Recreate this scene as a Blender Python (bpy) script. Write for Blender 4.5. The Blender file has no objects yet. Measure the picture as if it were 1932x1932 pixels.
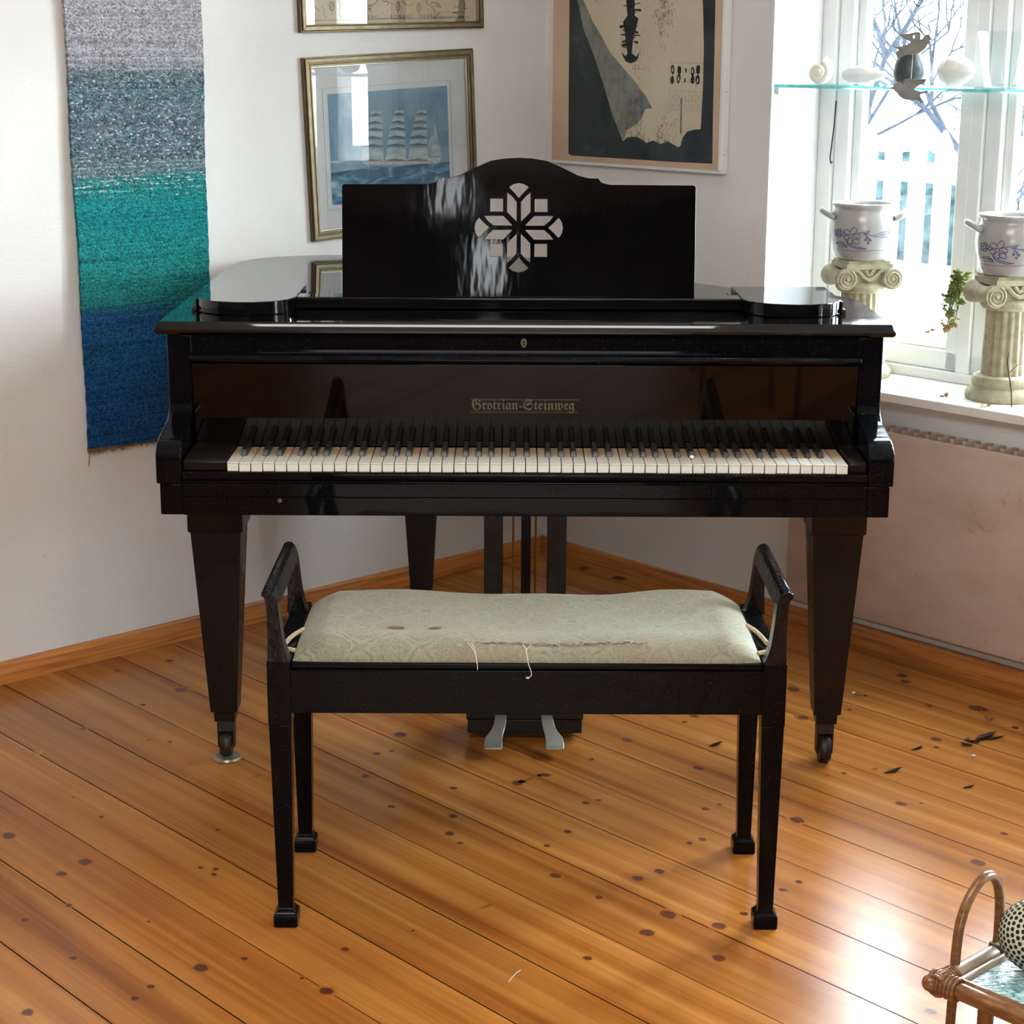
import bpy, bmesh, math, random
from math import sin, cos, pi, radians, atan2, sqrt, tan, asin
from mathutils import Matrix, Vector
random.seed(7)
SC = bpy.context.scene
COL = SC.collection
EXPOSURE = 0.0
SKY = 64.0
AREAS = [('added_upper_streak', (-.33, -1.95, 2.43), .12, 1.0, 7.0, (.92, .97, 1), (0, 0, radians(-4))),  # unseen strip light, added so the music desk mirrors a streak
         ('added_lower_streak', (-.14, -2.6, 2.16), .12, .32, 2.5, (.92, .97, 1), (radians(90), 0, 0)),  # unseen upright light, added for the lower part of the desk streak
         ('added_wall_fill', (-.1, 1.3, 2.27), 1.6, .5, 34, (1, .97, .93), (radians(48), 0, 0)),  # unseen overhead fill light, added and tilted to brighten the walls
         ('added_rear_fill', (-.1, -1.7, 1.02), 1.8, .95, 44, (1, .975, .94), (radians(90), 0, 0))]  # unseen low fill light, added to reach the walls under the piano
PO_BOARD=[(0.056,1.666),(0.063,1.220),(0.713,1.226),(0.705,1.657)]
PO_DARK=[(0.122,1.665),(0.124,1.430),(0.126,1.235),(0.139,1.229),(0.344,1.230),(0.530,1.230),(0.683,1.232),(0.680,1.377),(0.679,1.503),(0.676,1.658)]
PO_SHEET=[(0.156,1.665),(0.182,1.585),(0.222,1.519),(0.263,1.439),(0.303,1.350),(0.346,1.278),(0.362,1.289),(0.390,1.293),(0.413,1.289),(0.437,1.277),(0.464,1.285),(0.490,1.276),(0.519,1.285),(0.542,1.276),(0.558,1.270),(0.567,1.277),(0.573,1.297),(0.590,1.314),(0.616,1.320),(0.638,1.322),(0.639,1.344),(0.642,1.440),(0.641,1.534),(0.635,1.627),(0.632,1.658)]
PO_FOLD=[(0.156,1.665),(0.180,1.665),(0.220,1.605),(0.260,1.559),(0.289,1.522),(0.333,1.487),(0.386,1.445),(0.433,1.403),(0.457,1.373),(0.430,1.369),(0.417,1.342),(0.398,1.327),(0.361,1.309),(0.350,1.282),(0.346,1.278),(0.303,1.350),(0.263,1.439),(0.222,1.519),(0.182,1.585)]
PO_FOLD2=[(0.405,1.422),(0.433,1.403),(0.457,1.373),(0.430,1.369),(0.417,1.342),(0.398,1.327),(0.361,1.309),(0.356,1.315),(0.365,1.352),(0.387,1.389)]
PO_FIG=[(0.349,1.662),(0.382,1.662),(0.383,1.620),(0.398,1.613),(0.386,1.578),(0.378,1.552),(0.374,1.520),(0.393,1.510),(0.401,1.523),(0.400,1.507),(0.389,1.497),(0.370,1.492),(0.351,1.497),(0.341,1.510),(0.335,1.523),(0.351,1.511),(0.358,1.520),(0.350,1.552),(0.345,1.578),(0.338,1.604),(0.355,1.620)]
PO_BLOTS=[(0.530,1.478),(0.554,1.476),(0.579,1.476),(0.603,1.475),(0.623,1.477),(0.530,1.450),(0.553,1.454),(0.576,1.449),(0.604,1.451),(0.622,1.451)]
SH_OUT=[(0.888,1.504),(0.298,1.529),(0.285,1.173),(0.865,1.027)]
SH_PRINT=[(0.792,1.413),(0.388,1.429),(0.379,1.148),(0.785,1.146)]
SH_SEA=[(0.791,1.206),(0.705,1.211),(0.641,1.215),(0.586,1.211),(0.491,1.217),(0.382,1.218),(0.379,1.148),(0.785,1.146)]
SH_SAILS=[[(0.659,1.364),(0.624,1.363),(0.624,1.352),(0.644,1.356),(0.664,1.353)],
[(0.665,1.348),(0.624,1.347),(0.623,1.331),(0.648,1.335),(0.673,1.332)],
[(0.675,1.327),(0.623,1.326),(0.622,1.313),(0.651,1.317),(0.680,1.314)],
[(0.680,1.310),(0.621,1.309),(0.621,1.290),(0.655,1.295),(0.689,1.292)],
[(0.688,1.287),(0.621,1.285),(0.620,1.269),(0.657,1.274),(0.695,1.271)],
[(0.691,1.265),(0.620,1.263),(0.619,1.228),(0.660,1.233),(0.700,1.231)],
[(0.577,1.364),(0.545,1.364),(0.545,1.352),(0.563,1.356),(0.582,1.353)],
[(0.582,1.348),(0.544,1.347),(0.544,1.330),(0.567,1.335),(0.590,1.332)],
[(0.591,1.327),(0.544,1.325),(0.543,1.313),(0.569,1.317),(0.595,1.314)],
[(0.596,1.310),(0.542,1.308),(0.541,1.290),(0.573,1.294),(0.604,1.292)],
[(0.603,1.286),(0.541,1.284),(0.540,1.268),(0.575,1.273),(0.609,1.270)],
[(0.606,1.264),(0.540,1.262),(0.539,1.227),(0.577,1.232),(0.614,1.229)],
[(0.497,1.364),(0.465,1.363),(0.465,1.351),(0.483,1.355),(0.502,1.352)],
[(0.502,1.347),(0.465,1.346),(0.464,1.330),(0.487,1.334),(0.510,1.331)],
[(0.511,1.326),(0.464,1.325),(0.463,1.312),(0.489,1.316),(0.515,1.313)],
[(0.515,1.309),(0.462,1.307),(0.462,1.288),(0.493,1.293),(0.524,1.290)],
[(0.523,1.285),(0.462,1.283),(0.461,1.267),(0.495,1.271),(0.529,1.269)],
[(0.526,1.262),(0.461,1.260),(0.460,1.225),(0.497,1.230),(0.534,1.227)],
[(0.435,1.325),(0.419,1.271),(0.410,1.237),(0.449,1.237),(0.443,1.282)],
[(0.445,1.297),(0.440,1.282),(0.453,1.257),(0.462,1.268)]]
SH_HULL=[(0.700,1.231),(0.609,1.231),(0.412,1.232),(0.410,1.225),(0.424,1.216),(0.558,1.217),(0.678,1.221)]
MAP_OUT=[(0.906,1.569),(0.273,1.584)] #BL BR
MAP_IN=[(0.883,1.585),(0.293,1.597)]
MAP_LINES=[[(0.664,1.637),(0.660,1.642),(0.653,1.641),(0.655,1.633),(0.664,1.634),(0.653,1.624)],
[(0.653,1.640),(0.636,1.650),(0.632,1.656)],
[(0.615,1.656),(0.608,1.651),(0.601,1.654),(0.594,1.650),(0.597,1.643)],
[(0.462,1.659),(0.455,1.648),(0.440,1.640),(0.433,1.630),(0.429,1.619),(0.418,1.618),(0.416,1.626),(0.424,1.624)],
[(0.444,1.651),(0.429,1.654),(0.414,1.646),(0.407,1.641),(0.422,1.643),(0.414,1.649)],
[(0.855,1.635),(0.839,1.633),(0.826,1.625)],
[(0.765,1.653),(0.759,1.638),(0.763,1.620),(0.756,1.607)],
[(0.819,1.637),(0.809,1.627),(0.813,1.614),(0.803,1.606)],
[(0.411,1.627),(0.321,1.629)],
[(0.321,1.662),(0.321,1.619)],
[(0.302,1.662),(0.303,1.612)],
[(0.882,1.599),(0.633,1.606),(0.440,1.611),(0.302,1.614)],
[(0.694,1.647),(0.681,1.639),(0.688,1.631),(0.691,1.621)],
[(0.590,1.657),(0.589,1.649),(0.580,1.646)],
[(0.548,1.655),(0.537,1.647),(0.520,1.643),(0.505,1.653)]]
MAP_BAR=[(0.632,1.609),(0.547,1.610),(0.547,1.607),(0.632,1.606)]
MAP_BAR2=[(0.440,1.615),(0.302,1.619),(0.302,1.613),(0.440,1.609)]
MAP_SHIELDS=[(0.786,1.637),(0.562,1.641),(0.488,1.638)]
MAP_TEXT=[(0.692,1.612),(0.448,1.617)]
KNOTS=[(0.990,1.442,0.0090),(1.000,1.407,0.0070),(1.077,1.543,0.0100),(1.255,1.443,0.0090),(1.333,1.246,0.0110),(1.243,1.604,0.0090),(1.367,1.540,0.0110),(1.427,1.602,0.0110),(1.476,1.616,0.0060),(1.579,1.418,0.0080),(1.601,1.496,0.0070),(1.710,1.577,0.0110),(1.831,1.581,0.0080),(1.823,1.468,0.0130),(1.830,1.415,0.0110),(1.966,1.537,0.0160),(1.989,1.618,0.0140),(2.057,1.501,0.0140),(2.138,1.593,0.0120),(1.985,1.763,0.0080),(1.786,1.243,0.0080),(1.781,1.276,0.0070),(1.529,0.967,0.0140),(1.500,1.288,0.0090),(1.508,1.258,0.0060),(1.335,1.108,0.0070),(1.677,2.057,0.0080),(1.711,2.175,0.0040),(1.774,2.170,0.0130),(1.703,1.924,0.0040),(0.339,1.541,0.0170),(0.132,1.440,0.0110),(0.416,1.853,0.0080),(0.759,2.072,0.0040),(0.887,2.080,0.0060),(0.846,2.266,0.0150),(1.056,2.214,0.0150),(1.074,2.275,0.0110),(1.201,2.420,0.0080),(1.202,2.332,0.0060),(1.388,2.427,0.0080),(1.564,2.381,0.0080),(1.565,2.282,0.0150),(1.588,2.208,0.0060),(1.503,2.576,0.0110),(1.227,2.062,0.0060),(1.252,2.044,0.0060),(1.270,2.060,0.0060),(0.107,1.581,0.0070),(1.101,1.939,0.0050),(1.356,2.257,0.0040),(1.581,2.422,0.0080),(1.458,0.126,0.0150),(1.490,0.156,0.0120),(1.631,0.257,0.0090),(1.724,0.186,0.0230),(1.522,0.423,0.0060),(1.776,0.432,0.0120),(1.805,0.473,0.0060),(1.761,0.753,0.0060),(1.945,0.799,0.0120),(1.972,0.765,0.0050),(2.175,0.769,0.0080),(2.219,0.925,0.0150),(1.852,1.027,0.0150),(1.483,0.547,0.0140),(1.342,0.411,0.0160),(1.303,0.733,0.0120),(1.692,1.085,0.0060),(1.688,1.125,0.0080),(2.039,1.252,0.0080),(2.040,1.301,0.0090),(2.056,1.431,0.0090),(0.934,1.328,0.0160),(0.224,0.037,0.0190),(0.367,0.031,0.0220),(1.305,0.964,0.0130),(1.314,0.779,0.0070),(1.855,0.231,0.0100),(1.324,1.322,0.0140),(0.621,1.749,0.0060),(0.369,1.665,0.0080)]
STREAKS=[(1.716,1.789,1.721,1.734),(0.581,1.794,0.576,1.761),(0.486,2.035,0.479,1.995),(1.744,0.804,1.745,0.777),(1.790,0.702,1.792,0.667),(1.326,1.310,1.326,1.263),(0.921,1.731,0.919,1.695),(1.504,1.637,1.504,1.627)]
# ------------------------------------------------------------------ camera
TILT = 14.2066
cam = bpy.data.cameras.new('camera'); cam_o = bpy.data.objects.new('camera', cam); COL.objects.link(cam_o)
cam.sensor_fit = 'HORIZONTAL'; cam.sensor_width = 36.0; cam.lens = 3480 / 1932 * 36
cam.clip_start = 0.05; cam.clip_end = 200
cam_o.matrix_world = Matrix.Translation((0, 0, 1.54)) @ Matrix.Rotation(radians(90 - TILT), 4, 'X') @ Matrix.Rotation(0.0045, 4, 'Z')
SC.camera = cam_o
SC.view_settings.view_transform = 'Standard'
SC.view_settings.look = 'None'
SC.view_settings.exposure = EXPOSURE

# the two walls meet at CO; local wall frames: window wall (s, -off, z), left wall (-s, -off, z)
CO = Vector((0.094, 5.576, 0))
WM = Matrix.Translation(CO) @ Matrix.Rotation(radians(-47.5), 4, 'Z')
LM = Matrix.Translation(CO) @ Matrix.Rotation(radians(42.5), 4, 'Z')
I4 = Matrix.Identity(4)

# ------------------------------------------------------------------ materials
def new_mat(name):
    m = bpy.data.materials.new(name); m.use_nodes = True
    nt = m.node_tree; b = nt.nodes['Principled BSDF']
    return m, nt, b
def N(nt, t, **kw):
    n = nt.nodes.new(t)
    for k, v in kw.items():
        if k.startswith('i_'):
            n.inputs[k[2:].replace('_', ' ')].default_value = v
        else:
            setattr(n, k, v)
    return n
def L(nt, a, b): nt.links.new(a, b)
def coord(nt, scale=(1, 1, 1), loc=(0, 0, 0), rot=(0, 0, 0)):
    tc = N(nt, 'ShaderNodeTexCoord'); mp = N(nt, 'ShaderNodeMapping')
    mp.inputs['Scale'].default_value = scale; mp.inputs['Location'].default_value = loc; mp.inputs['Rotation'].default_value = rot
    L(nt, tc.outputs['Object'], mp.inputs['Vector']); return mp.outputs['Vector']
def noise(nt, vec, scale, detail=3, rough=.5, dist=0):
    n = N(nt, 'ShaderNodeTexNoise'); n.inputs['Scale'].default_value = scale; n.inputs['Detail'].default_value = detail
    n.inputs['Roughness'].default_value = rough; n.inputs['Distortion'].default_value = dist
    if vec is not None: L(nt, vec, n.inputs['Vector'])
    return n.outputs['Fac']
def ramp(nt, fac, stops, interp='LINEAR'):
    r = N(nt, 'ShaderNodeValToRGB'); r.color_ramp.interpolation = interp
    e = r.color_ramp.elements
    while len(e) < len(stops): e.new(.5)
    for el, (p, c) in zip(e, stops):
        el.position = p; el.color = (*c, 1) if len(c) == 3 else c
    L(nt, fac, r.inputs['Fac']); return r.outputs['Color']
def g3(v): return (v, v, v)
def mix(nt, fac, a, b, mode='MIX'):
    m = N(nt, 'ShaderNodeMix', data_type='RGBA', blend_type=mode)
    for sock, v in ((m.inputs[0], fac), (m.inputs[6], a), (m.inputs[7], b)):
        if isinstance(v, (int, float)): sock.default_value = v
        elif isinstance(v, tuple): sock.default_value = (*v, 1)
        else: L(nt, v, sock)
    return m.outputs[2]
def maths(nt, op, a, b=None, c=None):
    m = N(nt, 'ShaderNodeMath', operation=op)
    for i, v in enumerate((a, b, c)):
        if v is None: continue
        if isinstance(v, (int, float)): m.inputs[i].default_value = v
        else: L(nt, v, m.inputs[i])
    return m.outputs[0]
def bump(nt, b, h, strength=.2, dist=.01):
    n = N(nt, 'ShaderNodeBump'); n.inputs['Strength'].default_value = strength; n.inputs['Distance'].default_value = dist
    L(nt, h, n.inputs['Height']); L(nt, n.outputs['Normal'], b.inputs['Normal'])
def flat(name, col, rough=.5, metal=0, var=.12, vs=30, bstr=.0, spec=None):
    """plain surface with a little procedural mottling"""
    m, nt, b = new_mat(name)
    v = coord(nt); f = noise(nt, v, vs, 4)
    lo = tuple(c * (1 - var) for c in col); hi = tuple(min(1, c * (1 + var)) for c in col)
    L(nt, ramp(nt, f, [(.3, lo), (.7, hi)]), b.inputs['Base Color'])
    b.inputs['Roughness'].default_value = rough; b.inputs['Metallic'].default_value = metal
    if spec is not None: b.inputs['Specular IOR Level'].default_value = spec
    if bstr: bump(nt, b, f, bstr, .003)
    return m
def lacquer(name, col, rough, bstr=.02, wave=(1.5, 1.5, 1.5), dust=.0):
    m, nt, b = new_mat(name)
    v = coord(nt, wave)
    spec_ = SPEC.get(name, .28)
    b.inputs['Base Color'].default_value = (*col, 1)
    f = noise(nt, coord(nt, (3, 3, 3)), 6, 5, .65)
    L(nt, ramp(nt, f, [(.3, g3(rough * .8)), (.75, g3(rough * 1.5))]), b.inputs['Roughness'])
    if dust:
        d = noise(nt, coord(nt), 260, 2, .7)
        L(nt, mix(nt, ramp(nt, d, [(.62, g3(0)), (.8, g3(dust))]), col, (.25, .25, .25)), b.inputs['Base Color'])
    b.inputs['Specular IOR Level'].default_value = spec_
    if bstr: bump(nt, b, noise(nt, v, 9, 2, .5), bstr, .02)
    return m
M = {}
SPEC = {'lid_lacquer': .5, 'desk_lacquer': .2, 'fallboard_lacquer': .2, 'arm_lacquer': .3, 'bench_lacquer': .09, 'black_lacquer': .13, 'leg_lacquer': .22}
M['lacquer'] = lacquer('black_lacquer', (.0028, .003, .004), .05, .012, (1.5, 1.5, .6), .12)
M['lid'] = lacquer('lid_lacquer', (.0025, .0027, .0032), .035, .004, (1, 1, 1), .05)
M['desk'] = lacquer('desk_lacquer', (.002, .002, .0025), .045, .012, (4, 1, 1.0), .0)
M['fall'] = lacquer('fallboard_lacquer', (.0025, .0017, .0013), .03, .002, (1, 1, 1))
M['legs'] = lacquer('leg_lacquer', (.007, .0055, .0045), .3, .02, (6, 6, 1), .1)
M['bench'] = lacquer('bench_lacquer', (.003, .0028, .0032), .16, .03, (3, 3, 3), .15)
M['arm'] = lacquer('arm_lacquer', (.0035, .004, .0045), .15, .05, (6, 6, 6), .16)
M['felt'] = flat('black_felt', (.006, .006, .007), .8)
M['ebony'] = flat('ebony', (.012, .012, .012), .35, 0, .3, 60)
M['brass'] = flat('old_brass', (.28, .18, .07), .4, .9)
M['dull_brass'] = flat('dull_brass', (.115, .085, .048), .6, .1)
M['nickel'] = flat('worn_nickel', (.46, .45, .37), .42, .6, .15, 20)
M['iron'] = flat('dark_iron', (.04, .035, .03), .45, .7)
M['cupmetal'] = flat('cup_metal', (.45, .42, .34), .35, .8)

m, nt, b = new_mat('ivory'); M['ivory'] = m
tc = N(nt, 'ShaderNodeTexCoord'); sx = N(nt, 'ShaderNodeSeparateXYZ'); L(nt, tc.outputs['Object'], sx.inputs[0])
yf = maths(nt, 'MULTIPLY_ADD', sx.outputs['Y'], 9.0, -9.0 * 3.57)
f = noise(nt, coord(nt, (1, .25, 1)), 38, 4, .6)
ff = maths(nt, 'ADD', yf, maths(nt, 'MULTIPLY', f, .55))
L(nt, ramp(nt, ff, [(.15, (.80, .79, .71)), (.42, (.74, .70, .59)), (.75, (.52, .41, .26)), (1.0, (.40, .29, .17))]), b.inputs['Base Color'])  # yellowed tails, with the fallboard's shade also painted into the colour
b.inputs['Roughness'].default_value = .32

def wood(name, cols, axis_scale, scale=1.0, rough=.35, bstr=.05):
    m, nt, b = new_mat(name)
    v = coord(nt, axis_scale)
    f = noise(nt, v, 6 * scale, 6, .62, .6)
    L(nt, ramp(nt, f, [(.28, cols[0]), (.5, cols[1]), (.72, cols[2])]), b.inputs['Base Color'])
    b.inputs['Roughness'].default_value = rough
    bump(nt, b, f, bstr, .003)
    return m
M['base'] = wood('baseboard_pine', [(.24, .065, .012), (.50, .175, .032), (.64, .27, .06)], (.5, 8, 14), 1.3, .38)

# floor planks: colour attribute fl.r = plank tone, fl.g = knot
m, nt, b = new_mat('pine_floor'); M['floor'] = m
at = N(nt, 'ShaderNodeAttribute', attribute_name='fl'); sp = N(nt, 'ShaderNodeSeparateColor'); L(nt, at.outputs['Color'], sp.inputs[0])
tc = N(nt, 'ShaderNodeTexCoord'); mp = N(nt, 'ShaderNodeMapping'); mp.inputs['Scale'].default_value = (.32, 12, 1); L(nt, tc.outputs['Object'], mp.inputs['Vector'])
cx = N(nt, 'ShaderNodeCombineXYZ'); L(nt, maths(nt, 'MULTIPLY', sp.outputs[0], 37), cx.inputs['X']); L(nt, maths(nt, 'MULTIPLY', sp.outputs[0], 11), cx.inputs['Z'])
va = N(nt, 'ShaderNodeVectorMath', operation='ADD'); L(nt, mp.outputs[0], va.inputs[0]); L(nt, cx.outputs[0], va.inputs[1])
g1 = noise(nt, va.outputs[0], 1.6, 5, .55, .35)
mp2 = N(nt, 'ShaderNodeMapping'); mp2.inputs['Scale'].default_value = (1.1, 62, 1); L(nt, tc.outputs['Object'], mp2.inputs['Vector'])
va2 = N(nt, 'ShaderNodeVectorMath', operation='ADD'); L(nt, mp2.outputs[0], va2.inputs[0]); L(nt, cx.outputs[0], va2.inputs[1])
g2 = noise(nt, va2.outputs[0], 1.6, 3, .5, .2)
gg = maths(nt, 'ADD', maths(nt, 'MULTIPLY', g1, .80), maths(nt, 'MULTIPLY', g2, .20))
col = ramp(nt, gg, [(.30, (.215, .066, .012)), (.46, (.36, .130, .025)), (.58, (.445, .185, .041)), (.72, (.52, .255, .068))])
tone = ramp(nt, sp.outputs[0], [(0, (.84, .80, .74)), (.5, (1, .97, .92)), (1, (1.08, 1.10, 1.10))])
col = mix(nt, 1.0, col, tone, 'MULTIPLY')
big = noise(nt, coord(nt, (1, 1, 1)), 1.7, 3, .5)
col = mix(nt, 1.0, col, ramp(nt, big, [(.3, (.86, .84, .80)), (.7, (1.08, 1.06, 1.02))]), 'MULTIPLY')
kn = N(nt, 'ShaderNodeMapRange'); kn.inputs[1].default_value = .42; kn.inputs[2].default_value = .62; L(nt, maths(nt, 'ADD', sp.outputs[1], maths(nt, 'MULTIPLY', maths(nt, 'SUBTRACT', g2, .5), .25)), kn.inputs[0])
halo = N(nt, 'ShaderNodeMapRange'); halo.inputs[1].default_value = .05; halo.inputs[2].default_value = .5; halo.inputs[4].default_value = .35; L(nt, sp.outputs[1], halo.inputs[0])
col = mix(nt, halo.outputs[0], col, (.30, .085, .015))
col = mix(nt, kn.outputs[0], col, mix(nt, g2, (.06, .016, .008), (.17, .05, .02)))
L(nt, col, b.inputs['Base Color'])
rf = noise(nt, coord(nt, (1, 2.5, 1)), 5, 2, .5)
L(nt, ramp(nt, rf, [(.3, g3(.21)), (.7, g3(.27))]), b.inputs['Roughness'])
bump(nt, b, maths(nt, 'ADD', maths(nt, 'MULTIPLY', g2, .3), rf), .035, .003)
b.inputs['Specular IOR Level'].default_value = .4
M['gap'] = flat('floor_gap', (.02, .010, .005), .9)

# painted walls
m, nt, b = new_mat('white_wall'); M['wall'] = m
v = coord(nt)
lin = noise(nt, coord(nt, (.6, .6, 9)), 28, 5, .65)
big = noise(nt, v, 2.2, 3, .5)
vor = N(nt, 'ShaderNodeTexVoronoi'); vor.inputs['Scale'].default_value = 11; vor.inputs['Randomness'].default_value = 1
L(nt, coord(nt, (1, 1, 1.6)), vor.inputs['Vector'])
sk = noise(nt, v, 60, 2, .5)
dot = N(nt, 'ShaderNodeMapRange'); dot.inputs[1].default_value = .075; dot.inputs[2].default_value = .03; L(nt, maths(nt, 'ADD', vor.outputs['Distance'], maths(nt, 'MULTIPLY', sk, .03)), dot.inputs[0])
patch = N(nt, 'ShaderNodeMapRange'); patch.inputs[1].default_value = .54; patch.inputs[2].default_value = .62; L(nt, noise(nt, v, 3.1, 2, .5), patch.inputs[0])
c0 = ramp(nt, big, [(.3, (.73, .72, .69)), (.7, (.80, .795, .77))])
L(nt, mix(nt, maths(nt, 'MULTIPLY', maths(nt, 'MULTIPLY', dot.outputs[0], patch.outputs[0]), .6), c0, (.28, .25, .21)), b.inputs['Base Color'])
b.inputs['Roughness'].default_value = .85
bump(nt, b, maths(nt, 'ADD', lin, maths(nt, 'MULTIPLY', sk, .4)), .28, .004)
M['ceil'] = flat('ceiling_paint', (.75, .74, .71), .9)
M['backwall'] = flat('brown_panelling', (.07, .045, .03), .7)
M['trimwhite'] = flat('white_gloss_paint', (.80, .82, .81), .35, 0, .04, 12)
M['sillwhite'] = flat('sill_paint', (.80, .79, .77), .4, 0, .05, 15, .05)
m, nt, b = new_mat('radiator_paint'); M['radiator'] = m
f = noise(nt, coord(nt, (1.2, 1, 3)), 2.3, 5, .6); f2 = noise(nt, coord(nt), 45, 3, .6); f3 = noise(nt, coord(nt), 7, 4, .6)
c = ramp(nt, f, [(.3, (.42, .31, .235)), (.55, (.52, .40, .325)), (.75, (.56, .46, .38))])
c = mix(nt, ramp(nt, maths(nt, 'MULTIPLY', f2, f3), [(.36, g3(0)), (.46, g3(.5))]), c, (.30, .19, .11))
L(nt, c, b.inputs['Base Color']); b.inputs['Roughness'].default_value = .55; bump(nt, b, f2, .05, .003)

# window glass / picture glass / coloured edge glass
def thin_glass(name, tint=(1, 1, 1), refl=1.0, rough=0.0):
    m, nt, b = new_mat(name); nt.nodes.remove(b); out = nt.nodes['Material Output']
    tr = N(nt, 'ShaderNodeBsdfTransparent'); tr.inputs[0].default_value = (*tint, 1)
    gl = N(nt, 'ShaderNodeBsdfGlossy'); gl.inputs['Roughness'].default_value = rough
    fr = N(nt, 'ShaderNodeFresnel'); fr.inputs['IOR'].default_value = 1.5
    f = noise(nt, coord(nt), 3, 2)
    fac = maths(nt, 'MULTIPLY', fr.outputs[0], maths(nt, 'MULTIPLY_ADD', f, .1, refl))
    mx = N(nt, 'ShaderNodeMixShader'); L(nt, fac, mx.inputs[0]); L(nt, tr.outputs[0], mx.inputs[1]); L(nt, gl.outputs[0], mx.inputs[2])
    L(nt, mx.outputs[0], out.inputs['Surface']); return m
M['pane'] = thin_glass('window_glass', (.97, .99, .99), .6)
M['picglass'] = thin_glass('picture_glass', (.98, .98, .98), 1.7)
M['plexi'] = thin_glass('poster_glass', (.98, .98, .98), .22, .02)
M['vaseglass'] = thin_glass('vase_glass', (.97, .99, .99), .3)
m, nt, b = new_mat('shelf_glass'); M['shelfglass'] = m
f = noise(nt, coord(nt, (6, 6, 1)), 6, 3)
L(nt, ramp(nt, f, [(.35, (.10, .62, .60)), (.65, (.35, .85, .82))]), b.inputs['Base Color'])
b.inputs['Transmission Weight'].default_value = .35; b.inputs['Roughness'].default_value = .05; b.inputs['IOR'].default_value = 1.5

M['goldframe'] = flat('gilt_frame', (.17, .135, .075), .42, .6, .2, 40)
M['golddark'] = flat('gilt_frame_side', (.12, .085, .04), .45, .7)
M['silverlip'] = flat('silver_lip', (.50, .46, .36), .3, .8)
M['matboard'] = flat('mat_board', (.74, .74, .73), .9, 0, .03)
M['matline'] = flat('mat_line', (.45, .43, .40), .9)
m, nt, b = new_mat('painted_sky'); M['psky'] = m
f = noise(nt, coord(nt, (1, 1, .8)), 9, 5, .6, .5); f2 = noise(nt, coord(nt), 2.6, 2)
L(nt, mix(nt, ramp(nt, f2, [(.42, g3(0)), (.68, g3(.6))]), ramp(nt, f, [(.3, (.07, .19, .30)), (.52, (.17, .33, .44)), (.72, (.40, .50, .55))]), (.40, .48, .51)), b.inputs['Base Color']); b.inputs['Roughness'].default_value = .9
m, nt, b = new_mat('painted_sea'); M['psea'] = m
f = noise(nt, coord(nt, (1, 1, 3.2)), 11, 5, .55, 1.2)
L(nt, ramp(nt, f, [(.32, (.025, .07, .12)), (.5, (.06, .18, .28)), (.60, (.20, .38, .48)), (.70, (.55, .66, .70))]), b.inputs['Base Color']); b.inputs['Roughness'].default_value = .9
m, nt, b = new_mat('painted_sail'); M['psail'] = m
f = noise(nt, coord(nt, (1, 1, 3)), 30, 3)
L(nt, ramp(nt, f, [(.3, (.34, .42, .42)), (.7, (.58, .63, .60))]), b.inputs['Base Color']); b.inputs['Roughness'].default_value = .9
M['phull'] = flat('painted_hull', (.55, .56, .53), .9, 0, .3, 120)
M['prig'] = flat('painted_rigging', (.14, .19, .22), .9)
m, nt, b = new_mat('map_paper'); M['map'] = m
f = noise(nt, coord(nt), 9, 5, .65); v2 = noise(nt, coord(nt, (2, 1, 1)), 160, 3, .7); v3 = noise(nt, coord(nt), 20, 2)
c = ramp(nt, f, [(.3, (.52, .42, .28)), (.7, (.64, .54, .38))])
L(nt, mix(nt, ramp(nt, maths(nt, 'MULTIPLY', v2, v3), [(.33, g3(0)), (.40, g3(.55))]), c, (.20, .16, .11)), b.inputs['Base Color']); b.inputs['Roughness'].default_value = .9
M['mapink'] = flat('map_ink', (.05, .038, .024), .9)
M['mapinkpale'] = flat('map_ink_pale', (.11, .09, .055), .9)
M['mapgreen'] = flat('map_border_tint', (.13, .15, .12), .9)
M['pboard'] = flat('poster_board', (.68, .50, .35), .9, 0, .08, 6)
m, nt, b = new_mat('poster_dark'); M['pdark'] = m
f = noise(nt, coord(nt, (1, 1, 1)), 8, 6, .7); 
L(nt, ramp(nt, f, [(.35, (.020, .028, .036)), (.6, (.042, .055, .062)), (.75, (.10, .12, .12))]), b.inputs['Base Color']); b.inputs['Roughness'].default_value = .8
m, nt, b = new_mat('poster_sheet'); M['psheet'] = m
f = noise(nt, coord(nt), 5, 5, .6); v2 = noise(nt, coord(nt, (2.2, 1, 1)), 95, 3, .7); v3 = noise(nt, coord(nt, (2.2, 1, .6)), 5, 2)
c = ramp(nt, f, [(.3, (.64, .55, .40)), (.7, (.72, .64, .48))])
L(nt, mix(nt, ramp(nt, maths(nt, 'MULTIPLY', v2, v3), [(.31, g3(0)), (.38, g3(.75))]), c, (.13, .12, .10)), b.inputs['Base Color']); b.inputs['Roughness'].default_value = .85
m, nt, b = new_mat('poster_fold'); M['pfold'] = m
f = noise(nt, coord(nt, (1.5, 1, 1)), 16, 6, .7)
L(nt, ramp(nt, f, [(.3, (.13, .14, .12)), (.55, (.27, .28, .235)), (.75, (.36, .36, .30))]), b.inputs['Base Color']); b.inputs['Roughness'].default_value = .85
M['pfold2'] = flat('poster_fold_shade', (.19, .20, .18), .85, 0, .45, 40)
M['pink'] = flat('poster_ink', (.022, .026, .03), .85, 0, .4, 60)

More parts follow.
